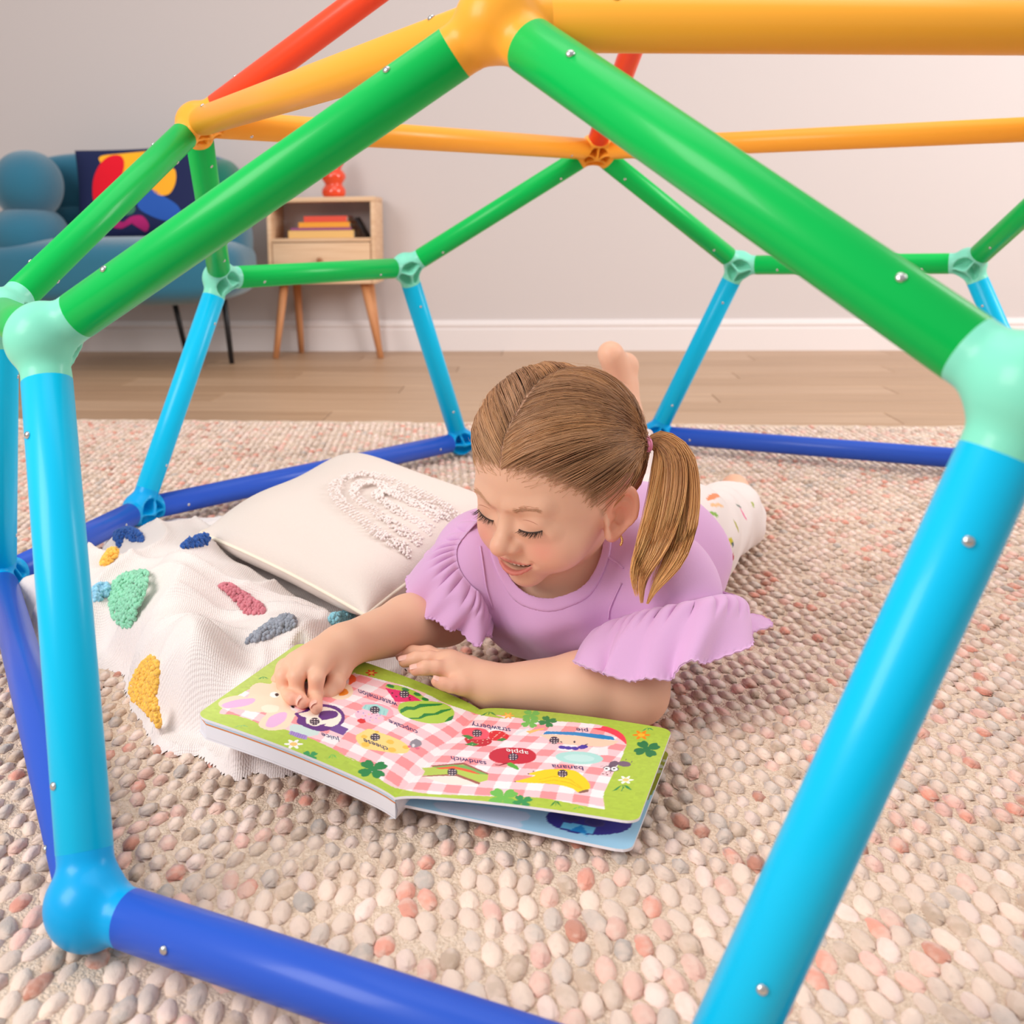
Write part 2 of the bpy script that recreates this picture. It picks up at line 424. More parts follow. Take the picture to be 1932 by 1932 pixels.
m_steel = mat('steel_bolt', (205, 205, 205), .22, .5, metal=1)
dome = empty('climbing_dome', (.4, 1.44, 0)); tag(dome, 'large plastic climbing dome of rainbow tubes standing over the girl', 'climbing dome')
EDGES = []
for k in range(5):
    n = (k+1) % 5
    EDGES += [('o%d' % k, 'top', m_red), ('o%d' % k, 'o%d' % n, m_orange), ('o%d' % k, 'm%da' % k, m_green), ('o%d' % k, 'm%db' % k, m_green), ('m%db' % k, 'm%da' % n, m_green),
              ('m%da' % k, 'b%da' % k, m_cyan), ('m%db' % k, 'b%db' % k, m_cyan), ('b%da' % k, 'b%db' % k, m_blue), ('b%db' % k, 'b%da' % n, m_blue)]
TR, BR, CL = .0194, .0300, .038
bolt_me = None
def bolt_mesh():
    prof = [(.0048, 0), (.0048, .0012), (.0044, .0024), (.0034, .0034), (.0018, .0040), (.0004, .0042)]
    V, F = lathe_vf(prof, (0, 0, 0), seg=14)
    me = bpy.data.meshes.new('bolt'); me.from_pydata(V.tolist(), [], F); me.polygons.foreach_set('use_smooth', np.ones(len(me.polygons), bool)); me.materials.append(m_steel); return me
bolt_me = bolt_mesh()
dome_inv = parent_inv(dome)
for a, b, m in EDGES:
    A, B = NODE[a], NODE[b]; d = (B-A)/np.linalg.norm(B-A); Lg = np.linalg.norm(B-A)
    p0, p1 = A+d*(CL-.004), B-d*(CL-.004)
    prof = [(TR-.0035, 0), (TR-.0012, 0), (TR, .0012), (TR, np.linalg.norm(p1-p0)-.0012), (TR-.0012, np.linalg.norm(p1-p0)), (TR-.0035, np.linalg.norm(p1-p0))]
    V, F = lathe_vf(prof, p0, d, 40)
    t = mesh_obj('tube', V, F, m, dome); autosmooth(t, 50)
    mid = (A+B)/2; out = mid-CEN; out -= d*(out@d); out /= np.linalg.norm(out)
    for s in (.080, Lg-.080):
        for sgn in (1, -1):
            n = out*sgn; c = A+d*s+n*(TR-.0003)
            o = bpy.data.objects.new('bolt', bolt_me); COL.objects.link(o); o.parent = t
            o.matrix_parent_inverse = Matrix.Identity(4)
            q = Vector(n).to_track_quat('Z', 'Y'); o.location = Vector(c); o.rotation_mode = 'QUATERNION'; o.rotation_quaternion = q
            o.scale = (.62, .62, .6) if sgn > 0 else (.55, .55, .35)
    # tube was linked under the dome empty with inverse offset; bolts sit in the tube's own space
def make_node(k):
    C0 = NODE[k]; dirs = []
    for a, b, m in EDGES:
        if a == k: dirs.append(NODE[b]-C0)
        if b == k: dirs.append(NODE[a]-C0)
    dirs = [d/np.linalg.norm(d) for d in dirs]
    inw = CEN-C0; inw /= np.linalg.norm(inw)
    u, v, w = frame(inw)
    pr = [(np.arctan2(d@v, d@u)) for d in dirs]
    def fn(p):
        d = s_sph(p, (0, 0, 0), BR)
        for e in dirs:
            # collar that flares into the ball
            t = p@e; rr = np.linalg.norm(p-t[:, None]*e, axis=1)
            cyl = np.maximum(rr-(TR-.0002), np.maximum(t-CL, -t))

            lip = np.maximum(rr-(TR+.0002), np.abs(t-(CL-.004))-.0030)-.0008
            d = smin(d, cyl, .0055)
        # hollow, ribbed inner face
        t = p@inw; q = p-t[:, None]*inw
        pocket = np.maximum(s_sph(p, inw*.024, .0235), -(t-.004))
        th = np.arctan2(p@v, p@u); rr = np.linalg.norm(q, axis=1)
        rib = 9.*np.ones(len(p))
        for a0 in pr:
            for aa in (a0,):
                rib = np.minimum(rib, np.where(np.cos(th-aa) > 0, np.abs(rr*np.sin(th-aa))-.0018, 9.))
        rib = np.minimum(rib, rr-.0042)
        pocket = np.maximum(pocket, -(rib))
        return smax(d, -pocket, .0018)
    V, F = surface_nets(fn, (-.054,)*3, (.054,)*3, .0017 if k in ('o0', 'm0a', 'b0a', 'm0b', 'm4b') else .0022, 8)
    V = smooth_vf(V, F, 1, .4)
    return V+C0, F
for k in NODE:
    m = {'o': m_orange, 'm': m_mint, 'b': m_cyan2, 't': m_red}[k[0]]
    V, F = make_node(k)
    mesh_obj('connector', V, F, m, dome)
# ================================================================ furniture by the wall
def superell(c, r, e1=.6, e2=.6, nu=40, nv=24, rotz=0):
    """superellipsoid vertices / faces; e<1 boxy"""
    f = lambda w, m: np.sign(w)*np.abs(w)**m
    V = []
    for i in range(nv+1):
        a = -math.pi/2+math.pi*i/nv
        for j in range(nu):
            b = 2*math.pi*j/nu
            V.append((r[0]*f(math.cos(a), e1)*f(math.cos(b), e2), r[1]*f(math.cos(a), e1)*f(math.sin(b), e2), r[2]*f(math.sin(a), e1)))
    V = np.array(V)
    if rotz: cz, sz = math.cos(rotz), math.sin(rotz); V = V @ np.array([[cz, sz, 0], [-sz, cz, 0], [0, 0, 1]])
    F = np.array([(i*nu+j, i*nu+(j+1) % nu, (i+1)*nu+(j+1) % nu, (i+1)*nu+j) for i in range(nv) for j in range(nu)])
    return V+np.array(c), F
m_teal = mat('teal_boucle', (44, 108, 134), .95, .15, sheen=.5, bump=(260, .5, .004, 3))
m_black = mat('black_metal', (28, 28, 32), .4, .5)
ch = empty('armchair', (-1.1, 4.2, FLOOR_Z)); tag(ch, 'teal upholstered armchair with rounded bolster arms and thin black legs', 'armchair')
def blob(name, px, py, Y, r, e1, e2, m=m_teal, par=ch):
    c = ony(px, py, Y); V, F = superell(c, r, e1, e2); return mesh_obj(name, V, F, m, par)
blob('seat', 232, 510, 4.12, (.47, .30, .122), .5, .45)
blob('backrest', 255, 356, 4.34, (.40, .11, .135), .55, .35)
blob('backrest_roll', 255, 430, 4.33, (.40, .12, .10), .6, .35)
blob('arm_bolster', 54, 350, 4.06, (.112, .16, .122), .95, .9)
blob('arm_bolster', 56, 446, 4.05, (.128, .19, .112), .95, .9)
blob('arm_bolster', 420, 364, 4.30, (.080, .14, .125), .9, .8, mat('green_teal_boucle', (24, 110, 92), .95, .15, sheen=.4, bump=(260, .5, .004, 3)))
blob('arm_bolster', 424, 452, 4.24, (.10, .16, .12), .8, .75)
for (tx, ty, bx, by, Y) in ((420, 560, 437, 682, 4.14), (322, 560, 352, 668, 4.42), (40, 560, 20, 682, 4.1), (120, 560, 100, 668, 4.42)):
    a = ony(tx, ty, Y); b = ony(bx, by, Y); b = a+(b-a)*((FLOOR_Z-a[2])/(b[2]-a[2]))
    V, F = tube_vf([a+np.array([0, 0, .05]), b], [.012, .0095], 14); mesh_obj('leg', V, F, m_black, ch)

# ---- navy cushion with abstract shapes, leaning on the chair back
def puffy(c, ua, va, na, hw, hh, th, n=36, pinch=.10, top=None):
    """pillow: returns V,F and a function mapping (a,b) in [-1,1] on the front to a point"""
    ua, va, na = [np.asarray(k, float) for k in (ua, va, na)]
    def pt(a, b, s):
        a = np.asarray(a, float); b = np.asarray(b, float)
        A = a*(1-pinch*(1-b*b)*.5); B = b*(1-pinch*(1-a*a)*.5)
        t = th*(np.clip(1-a**4, 0, 1)**.55*np.clip(1-b**4, 0, 1)**.55)
        return c+(A*hw)[..., None]*ua+(B*hh)[..., None]*va+(s*t)[..., None]*na
    g = np.sin(np.linspace(-1, 1, n)*math.pi/2)
    a, b = np.meshgrid(g, g, indexing='ij')
    V = np.concatenate([pt(a, b, np.ones_like(a)).reshape(-1, 3), pt(a, b, -np.ones_like(a)).reshape(-1, 3)])
    F = []
    for i in range(n-1):
        for j in range(n-1):
            q = (i*n+j, (i+1)*n+j, (i+1)*n+j+1, i*n+j+1); F.append(q); F.append(tuple(n*n+k for k in q[::-1]))
    V2, inv = np.unique(np.round(V, 6), axis=0, return_inverse=True); inv = inv.ravel()
    F = [tuple(dict.fromkeys(inv[list(f)])) for f in F]; F = [f for f in F if len(f) > 2]
    return V2, F, lambda a, b, off=.0: pt(a, b, np.ones_like(np.asarray(a, float)))+off*na
cu = empty('throw_cushion', tuple(ony(270, 447, 4.08))); tag(cu, 'navy square cushion printed with red, yellow and blue shapes on the teal armchair', 'cushion')
m_navy = mat('navy_cotton', (33, 40, 78), .9, .2, bump=(400, .2, .002))
cc = ony(268, 366, 4.12); tilt = .22
ua = np.array([math.cos(.04), 0, math.sin(.04)]); na = np.array([0, -math.cos(tilt), math.sin(tilt)]); va = np.cross(na, ua); va = va/np.linalg.norm(va)
va = -va if va[2] < 0 else va
V, F, cmap = puffy(cc, ua, va, na, .238, .172, .065)
mesh_obj('cover', V, F, m_navy, cu)
def cushion_print(name, pix, color, layer=1):
    """closed outline in px of the photo -> patch on the cushion front"""
    P = resample(pix, 40, True)
    ab = np.array([(np.dot(ony(x, y, 4.09)-cc, ua)/.238, np.dot(ony(x, y, 4.09)-cc, va)/.172) for x, y in P]); ab = np.clip(ab, -.97, .97)
    ctr = ab.mean(0); Vs = [ctr]; Fs = []
    R = 6
    for r in range(1, R+1): Vs += list(ctr+(ab-ctr)*r/R)
    n = len(ab); Vs = np.array(Vs)
    for j in range(n): Fs.append((0, 1+j, 1+(j+1) % n))
    for r in range(R-1):
        for j in range(n): Fs.append((1+r*n+j, 1+(r+1)*n+j, 1+(r+1)*n+(j+1) % n, 1+r*n+(j+1) % n))
    V3 = cmap(Vs[:, 0], Vs[:, 1], .0012*layer)
    mesh_obj(name, V3, Fs, mat('cushion_'+name, color, .9, .2), cu)
cushion_print('yellow_shape', [(184, 292), (230, 283), (300, 276), (330, 279), (318, 320), (280, 345), (236, 340), (200, 318)], (250, 175, 40), 1)
cushion_print('red_shape', [(186, 310), (205, 290), (226, 290), (235, 312), (226, 350), (198, 395), (178, 385), (174, 345)], (222, 24, 44), 2)
cushion_print('amber_shape', [(316, 322), (334, 320), (338, 345), (328, 370), (308, 374), (292, 360), (298, 340)], (245, 170, 45), 1)
cushion_print('blue_shape', [(266, 378), (290, 362), (320, 378), (345, 396), (350, 420), (320, 425), (290, 415), (268, 400)], (44, 88, 172), 1)
cushion_print('green_shape', [(228, 396), (250, 385), (262, 400), (256, 412), (235, 414)], (62, 118, 92), 1)
cushion_print('magenta_shape', [(214, 424), (236, 430), (254, 418), (275, 416), (288, 432), (284, 444), (276, 444), (272, 428), (256, 428), (238, 440), (216, 436)], (176, 38, 108), 1)

# ---- bedside cabinet
m_ash = noise_color(mat('ash_wood', (222, 184, 146), .5, .4), (214, 172, 134), (232, 196, 160), 4, .3, .7, stretch=(1, 3, 22), detail=4)
m_beech = noise_color(mat('beech_leg', (206, 140, 92), .5, .4), (196, 130, 84), (216, 152, 104), 6, .3, .7, stretch=(6, 6, 1), detail=3)
m_inner = mat('grey_laminate', (206, 196, 196), .6)
cab = empty('bedside_cabinet', (-.38, 4.3, FLOOR_Z)); tag(cab, 'small pale wood bedside cabinet with open shelf, drawer and splayed legs', 'cabinet')
x0, x1, yf, yb = -.592, -.182, 4.27, 4.50
zt, zb_, zs = .592, .268, .440
box_obj('top_panel', (x0, yf, zt-.018), (x1, yb, zt), m_ash, cab, .003)
box_obj('side_panel', (x0, yf, zb_), (x0+.016, yb, zt-.0185), m_ash, cab, .002)
box_obj('side_panel', (x1-.016, yf, zb_), (x1, yb, zt-.0185), m_ash, cab, .002)
box_obj('back_panel', (x0+.0165, yb-.008, zb_), (x1-.0165, yb-.001, zt-.0185), m_inner, cab, .0)
box_obj('shelf', (x0+.0165, yf+.002, zs-.014), (x1-.0165, yb-.009, zs), m_ash, cab, .002)
box_obj('bottom_panel', (x0+.0165, yf+.002, zb_), (x1-.0165, yb-.009, zb_+.014), m_ash, cab, .002)
dr = box_obj('drawer', (x0+.019, yf-.002, zb_+.017), (x1-.019, yb-.03, zs-.017), m_ash, cab, .002)
V, F = lathe_vf([(.004, 0), (.005, .006), (.009, .010), (.0105, .015), (.009, .020), (.004, .022)], ((x0+x1)/2-.005, yf-.002, .358), (0, -1, 0), 20)
mesh_obj('knob', V, F, mat('brown_knob', (160, 104, 66), .5), dr)
for (tx, ty_, bx, by_) in ((x0+.05, yf+.045, -.575, yf+.005), (x1-.05, yf+.045, -.168, yf+.005), (x0+.07, yb-.05, -.515, yb-.03), (x1-.05, yb-.05, -.20, yb-.03)):
    V, F = tube_vf([(tx, ty_, zb_+.001), (bx, by_, FLOOR_Z)], [.017, .0115], 18); mesh_obj('leg', V, F, m_beech, cab)
# books on the shelf
bx_ = .5*(x0+x1)
stack = [('tan', (232, 184, 110), -.555+.04, -.265, .028, 'tan hardback lying at the bottom of the shelf stack'),
         ('purple', (150, 70, 120), -.525+.02, -.275, .010, 'thin purple booklet second from the bottom of the shelf stack'),
         ('orange', (240, 158, 40), -.485+.01, -.28, .020, 'orange hardback third from the bottom of the shelf stack'),
         ('red', (226, 74, 52), -.460+.006, -.29, .022, 'red hardback lying on top of the shelf stack')]
z = zs+.0004
for nm, c_, a, b, t, lab in stack:
    e = empty('book', ((a+b)/2, 4.37, z)); tag(e, lab, 'book', 'books on the cabinet shelf')
    cm = mat('book_cover_'+nm, c_, .6)
    box_obj('front_cover', (a, 4.292, z+t-.0022), (b, 4.452, z+t), cm, e, .0008, segs=1)
    box_obj('back_cover', (a, 4.292, z), (b, 4.452, z+.0022), cm, e, .0008, segs=1)
    box_obj('spine', (a, 4.2895, z), (b, 4.2915, z+t), cm, e, .0008, segs=1)
    box_obj('page_block', (a+.003, 4.292, z+.0023), (b-.003, 4.449, z+t-.0023), mat('page_paper', (236, 226, 210), .8), e, 0)
    z += t+.0004
# dark slim thing leaning at the stack's right
bm = bmesh.new(); bmesh.ops.create_cube(bm, size=1)
for v in bm.verts: v.co = Vector((v.co.x*.008, v.co.y*.09, v.co.z*.085))
bmesh.ops.bevel(bm, geom=bm.edges[:], offset=.002, segments=2, affect='EDGES')
bmesh.ops.rotate(bm, verts=bm.verts, cent=(0, 0, 0), matrix=Matrix.Rotation(-.52, 3, 'Y'))
zmin = min(v.co.z for v in bm.verts)
bmesh.ops.translate(bm, verts=bm.verts, vec=(-.238, 4.345, zs+.0006-zmin))
tag(bm_obj('notebook', bm, mat('black_cover', (34, 30, 34), .6)), 'slim black notebook leaning against the books on the shelf', 'notebook')
# bubble vase
cv = ony(631, 369, 4.375); cv[2] = zt+.0005
prof = [(.030, 0), (.041, .004), (.046, .016), (.045, .030), (.036, .043), (.032, .049), (.038, .058), (.047, .072), (.046, .086), (.036, .099), (.029, .106), (.034, .114), (.040, .126), (.036, .142), (.024, .152), (.015, .158), (.016, .172), (.020, .178), (.016, .179), (.011, .170), (.010, .15)]
V, F = lathe_vf(prof, cv, seg=40)
tag(mesh_obj('bubble_vase', V, F[:-1], mat('red_orange_ceramic', (228, 66, 22), .12, .6, coat=.5)), 'glossy red-orange bubble vase standing on the bedside cabinet', 'vase')
# black plug on the wall behind the cabinet legs
pl = ony(563, 578, wall_y(-.5)-.02)
pg = empty('power_plug', tuple(pl)); tag(pg, 'small black power plug on the wall behind the cabinet legs', 'plug')
box_obj('plug_body', pl-np.array([.011, .022, .016]), pl+np.array([.011, .0305, .016]), m_black, pg, .004)
V, F = tube_vf(resample([pl+np.array([0, -.012, -.014]), pl+np.array([.004, -.022, -.045]), pl+np.array([.010, .0, -.11]), pl+np.array([.02, .005, FLOOR_Z+.003-pl[2]])], 14), .003, 8)
mesh_obj('cord', V, F, mat('white_cord', (225, 220, 218), .5), pg)

# the cabinet and what stands on it are squared up with the wall
_rot = Matrix.Translation((-.38, 4.39, 0)) @ Matrix.Rotation(ang, 4, 'Z') @ Matrix.Translation((.38, -4.39, 0))
for o in list(COL.objects):
    if o.parent is None and (o.name.split('.')[0] in ('bedside_cabinet', 'book', 'notebook', 'bubble_vase')):
        o.matrix_world = _rot @ (Matrix.Translation(o.location) if o.type == 'EMPTY' else Matrix.Identity(4))
# ================================================================ open board book
bk = empty('board_book', tuple(onz(745, 1500, .0))); tag(bk, 'open toddler board book with a picnic spread under the girl\'s hand', 'board book')
SN = onz(745, 1498, .028); SF = onz(905, 1333, .028); BLc = onz(368, 1350, .062); TLc = onz(566, 1211, .062); BRc = onz(1203, 1552, .031); TRc = onz(1268, 1376, .031)
def page_left(u, v):
    u = np.asarray(u, float)[..., None]; v = np.asarray(v, float)[..., None]
    p = (1-u)*((1-v)*SN+v*SF)+u*((1-v)*BLc+v*TLc)
    p = p + np.array([0, 0, 1.])*(.0035*np.sin(np.pi*np.clip(u, 0, 1))-.003*np.exp(-u/.05)); return p
def page_right(u, v):
    u = np.asarray(u, float)[..., None]; v = np.asarray(v, float)[..., None]
    p = (1-u)*((1-v)*SN+v*SF)+u*((1-v)*BRc+v*TRc)
    p = p + np.array([0, 0, 1.])*(.003*np.sin(np.pi*np.clip(u, 0, 1))-.003*np.exp(-u/.05)); return p
LBL = onz(747, 1515, .012); LBR = onz(1190, 1607, .005); LTR = onz(1264, 1416, .005); LBF = SF+np.array([0, 0, -.018])
def page_low(u, v):
    u = np.asarray(u, float)[..., None]; v = np.asarray(v, float)[..., None]
    return (1-u)*((1-v)*LBL+v*LBF)+u*((1-v)*LBR+v*LTR)
def grid_page(surf, nu, nv, rc=.062, asp=1.06):
    us = np.linspace(0, 1, nu); vs_ = np.linspace(0, 1, nv)
    U, Vv = np.meshgrid(us, vs_, indexing='ij')
    d = np.minimum(Vv, 1-Vv)*asp; dd = np.clip(rc-d, 0, rc)
    um = 1-(rc-np.sqrt(np.maximum(rc*rc-dd*dd, 0)))
    return U*um, Vv
def board(name, surf, thick, m, nu=40, nv=40, cols=None, par=bk, edge_m=None, u0=0.):
    U, Vv = grid_page(surf, nu, nv); U = u0+U*(1-u0) if u0 else U
    T = surf(U, Vv); n = nu*nv; V = np.concatenate([T.reshape(-1, 3), T.reshape(-1, 3)-np.array([0, 0, thick])])
    I = np.arange(n).reshape(nu, nv)
    q = np.stack([I[:-1, :-1], I[1:, :-1], I[1:, 1:], I[:-1, 1:]], -1).reshape(-1, 4)
    a, b = T[1, 0]-T[0, 0], T[0, 1]-T[0, 0]
    if np.cross(a, b)[2] < 0: q = q[:, ::-1]
    loop = np.concatenate([I[:, 0], I[-1, 1:], I[-2::-1, -1], I[0, -2:0:-1]]); l2 = np.roll(loop, -1)
    if np.cross(a, b)[2] < 0: loop, l2 = l2, loop
    side = np.stack([loop, loop+n, l2+n, l2], 1)
    # the underside is one face inside the rim; only rim points of the lower layer are kept
    under = (loop if np.cross(a, b)[2] < 0 else loop[::-1])
    rem = {int(v): n+i for i, v in enumerate(loop)}; V = np.concatenate([V[:n], V[loop+n]])
    F = q.tolist()+[[rem[int(v)] for v in under]]+[[int(i), rem[int(i)], rem[int(j)], int(j)] for i, j in zip(loop, l2)]
    fm = np.zeros(len(F), int); fm[len(q):] = 1
    o = mesh_obj(name, V, F, [m, edge_m or m_paper], par, smooth=False, fmat=fm, cols=None if cols is None else np.concatenate([cols, np.ones((len(loop), 3))*.85]))
    return o
m_paper = mat('white_board', (240, 236, 240), .5, .4)
m_print = mat('glossy_print', (200, 200, 200), .38, .45, coat=.15, coat_rough=.25, color_node='attr')
# --- print is laid down on a fine grid of points; shapes are given where they are seen and evaluated on the page
def z1(p): return [(360+x/4.83, 1200+y/4.83) for x, y in p]
def z2(p): return [(640+x/6.0375, 1240+y/6.0375) for x, y in p]
def z3(p): return [(840+x/4.39, 1320+y/4.39) for x, y in p]
def z4(p): return [(1080+x/10.17, 1340+y/10.17) for x, y in p]
def inpoly(P, poly):
    poly = np.asarray(poly, float); x, y = P[:, 0], P[:, 1]; r = np.zeros(len(P), bool)
    lo = poly.min(0); hi = poly.max(0); m = (x >= lo[0]) & (x <= hi[0]) & (y >= lo[1]) & (y <= hi[1])
    if not m.any(): return r
    xs, ys = x[m], y[m]; s = np.zeros(len(xs), bool); j = len(poly)-1
    for i in range(len(poly)):
        (xi, yi), (xj, yj) = poly[i], poly[j]
        c = ((yi > ys) != (yj > ys)) & (xs < (xj-xi)*(ys-yi)/(yj-yi+1e-12)+xi); s ^= c; j = i
    r[m] = s; return r
def ell(c, rx, ry, rot=0, n=28):
    a = np.linspace(0, 2*np.pi, n, endpoint=False); x, y = rx*np.cos(a), ry*np.sin(a); cr, sr = math.cos(math.radians(rot)), math.sin(math.radians(rot))
    return [(c[0]+x[i]*cr-y[i]*sr, c[1]+x[i]*sr+y[i]*cr) for i in range(n)]
def blobp(pts, n=60): return [tuple(q) for q in resample(pts, n, True)]
def clover(c, r, rot=0, k=4, sq=.62):
    out = []
    for a in np.linspace(0, 2*np.pi, 120, endpoint=False):
        f = abs(math.sin(k*a/2))**.55; heart = 1-.16*math.exp(-((((a*k/(2*np.pi)) % 1)-.5)/.10)**2)
        rr = r*(.18+.82*f)*heart; out.append((c[0]+rr*math.cos(a+rot), c[1]+sq*rr*math.sin(a+rot)))
    return out
def flower(c, r, k=6, sq=.55):
    return [(c[0]+r*(.72+.28*math.cos(k*a))*math.cos(a), c[1]+sq*r*(.72+.28*math.cos(k*a))*math.sin(a)) for a in np.linspace(0, 2*np.pi, 60, endpoint=False)]
def grass(c, w, hh, sgn=1):
    x, y = c; return [[(x, y), (x-w*.55, y+hh*.8), (x-w, y+hh), (x-w*.4, y+hh*.3)], [(x, y), (x-w*.05, y+hh*.7), (x-w*.2, y+hh*1.2), (x+w*.15, y+hh*.4)], [(x, y), (x+w*.5, y+hh*.2), (x+w*.9, y+hh*.9), (x+w*.4, y+hh*.55)]]
SH = []                          # (polygon in px, colour)
def sh(poly, c): SH.append((poly, c))
G1, G2, G3 = (6, 132, 66), (40, 150, 84), (108, 190, 82)
NAVY = (52, 44, 92)
def icon(c, r=4.6, rot=0):
    sh(ell(c, r*1.15, r*.86, rot, 20), (44, 36, 60))
    for dx in (-.5, .0, .5):
        for dy in (-.42, 0.12, .6):
            sh(ell((c[0]+dx*r*1.25, c[1]+dy*r*.95), r*.15, r*.13, 0, 8), (245, 225, 225))
# bunny
CR_, PK = (252, 222, 196), (236, 184, 226)
sh(blobp(z1([(250, 620), (300, 570), (430, 540), (520, 560), (540, 470), (620, 425), (740, 430), (770, 300), (850, 262), (960, 262), (960, 400), (900, 640), (960, 690), (930, 760), (870, 840), (720, 860), (620, 820), (640, 760), (690, 700), (560, 690), (420, 660), (300, 660)])), CR_)
sh(blobp(z1([(285, 625), (400, 585), (560, 566), (585, 590), (520, 630), (380, 655), (310, 655)])), PK)
sh(blobp(z1([(682, 810), (720, 740), (820, 695), (875, 706), (855, 770), (770, 825), (705, 832)])), PK)
sh(blobp(z1([(640, 655), (700, 625), (800, 640), (780, 690), (690, 695)])), (252, 236, 214))
sh(ell(z1([(762, 535)])[0], 8.5, 5.5, 0), (255, 252, 250)); sh(ell(z1([(785, 535)])[0], 3.8, 3.0, 0), (36, 26, 30))
sh(ell(z1([(930, 645)])[0], 4, 2, 30), (36, 26, 30))
# duck behind the hand
sh(blobp(z1([(1250, 480), (1330, 430), (1440, 440), (1480, 510), (1420, 570), (1300, 570)])), (250, 222, 190))
sh(blobp(z1([(1350, 540), (1370, 480), (1420, 485), (1435, 520), (1400, 540)])), (242, 140, 20))
sh(blobp(z1([(1440, 440), (1450, 350), (1500, 370), (1505, 405), (1470, 430)])), (238, 92, 40))
# juice jug
sh(z1([(1000, 810), (1110, 770), (1180, 860), (1160, 900), (1060, 920), (900, 870), (900, 820), (940, 800)]), (206, 226, 222))
sh(z1([(910, 862), (1062, 908), (1055, 945), (985, 930), (893, 890)]), (170, 140, 208))
for i in range(7): sh(z1([(922+i*20, 866+i*6), (928+i*20, 868+i*6), (912+i*20, 905+i*6), (906+i*20, 903+i*6)]), (132, 104, 180))
sh(blobp(z1([(945, 705), (1010, 690), (1100, 640), (1200, 620), (1330, 645), (1398, 710), (1390, 790), (1310, 840), (1170, 868), (1000, 810), (965, 780), (975, 745)])), (96, 44, 128))
sh(z1([(1330, 800), (1438, 845), (1392, 905), (1260, 855)]), (112, 72, 152))
sh(blobp(z1([(985, 705), (1060, 690), (1110, 665), (1210, 645), (1310, 670), (1368, 720), (1358, 780), (1290, 825), (1180, 812), (1060, 800), (1050, 745), (1010, 730)])), (250, 238, 224))
sh(blobp(z1([(1165, 760), (1185, 690), (1290, 680), (1340, 700), (1330, 735), (1270, 755), (1220, 765)])), (96, 44, 128))
sh(z1([(1060, 800), (1180, 808), (1230, 800), (1190, 850), (1100, 830)]), (96, 44, 128))
sh(ell(z1([(1125, 775)])[0], 15, 9.5, 10), (250, 238, 224))
# cupcake, watermelon, cheese
sh(blobp(z2([(270, 515), (420, 520), (560, 560), (620, 640), (560, 680), (380, 640), (270, 560)])), (250, 172, 186))
sh(z2([(300, 540), (430, 535), (565, 600), (535, 668), (420, 640), (250, 580)]), (166, 218, 214))
for i in range(6): sh(z2([(300+i*42, 545+i*12), (308+i*42, 547+i*12), (290+i*44, 590+i*14), (282+i*44, 588+i*14)]), (132, 196, 196))
sh(blobp(z2([(180, 640), (240, 600), (360, 610), (480, 660), (510, 710), (430, 750), (330, 740), (210, 700)])), (250, 196, 214))
for q in range(16): sh(ell(z2([(215+(q*83) % 260, 622+(q*47) % 105)])[0], 1.3, .9, q*40), [(150, 90, 170), (222, 60, 90), (250, 220, 110), (120, 160, 210)][q % 4])
sh(blobp(z2([(205, 725), (240, 700), (290, 710), (300, 740), (250, 752)])), (222, 44, 48))
sh(blobp(z2([(530, 320), (620, 312), (760, 345), (880, 395), (985, 470), (960, 500), (840, 440), (700, 380), (560, 352)])), (170, 206, 70))
for (a, b) in ((585, 328), (755, 368), (890, 422), (980, 480)): sh(ell(z2([(a, b)])[0], 7.5, 3.0, 16), (20, 130, 56))
sh(z2([(525, 350), (690, 378), (840, 436), (940, 498), (800, 508), (640, 508)]), (232, 32, 106))
for (a, b) in ((605, 408), (650, 448), (800, 462), (806, 484)): sh(ell(z2([(a, b)])[0], 1.8, 1.3, 0), (60, 14, 40))
WM = blobp(z2([(670, 590), (710, 520), (860, 500), (1040, 500), (1200, 530), (1300, 600), (1300, 680), (1210, 740), (1040, 755), (860, 720), (720, 660)]))
sh(WM, (176, 210, 76))
for pp in ([(690, 600), (760, 560), (850, 565), (920, 530), (1060, 530), (1190, 530), (1140, 550), (1010, 560), (930, 570), (860, 600), (780, 600), (700, 640)], [(780, 690), (900, 690), (970, 640), (1080, 640), (1160, 600), (1280, 585), (1270, 600), (1190, 625), (1120, 655), (1000, 670), (930, 700), (820, 704)], [(1205, 735), (1240, 690), (1300, 660), (1300, 690), (1270, 720)]):
    sh(z2(pp), (16, 132, 60))
sh(blobp(z2([(190, 900), (260, 850), (340, 815), (440, 850), (560, 890), (640, 920), (750, 980), (800, 1040), (760, 1090), (640, 1095), (540, 1080), (420, 1060), (290, 1040), (220, 980)])), (252, 218, 134))
for (a, b, r) in ((285, 905, 6), (300, 995, 8), (580, 965, 7.5), (755, 1025, 6), (600, 1055, 8), (430, 850, 4)): sh(ell(z2([(a, b)])[0], r, r*.55, 8), (250, 196, 78))
sh(blobp(z2([(820, 960), (880, 930), (940, 970), (920, 1010), (850, 1030), (800, 1010)])), (146, 140, 150)); sh(ell(z2([(845, 1005)])[0], 3, 3, 0), (230, 226, 230)); sh(ell(z2([(890, 1038)])[0], 4, 2.4, 0), (230, 110, 140)); sh(ell(z2([(800, 1018)])[0], 3.4, 2.4, 0), (230, 110, 140))
for c_ in (z2([(405, 600)])[0], z2([(740, 420)])[0], z2([(410, 910)])[0], z1([(1128, 778)])[0], z2([(1570, 865)])[0], z3([(903, 337)])[0], z3([(563, 473)])[0], z3([(972, 612)])[0], z2([(1288, 1308)])[0]): pass
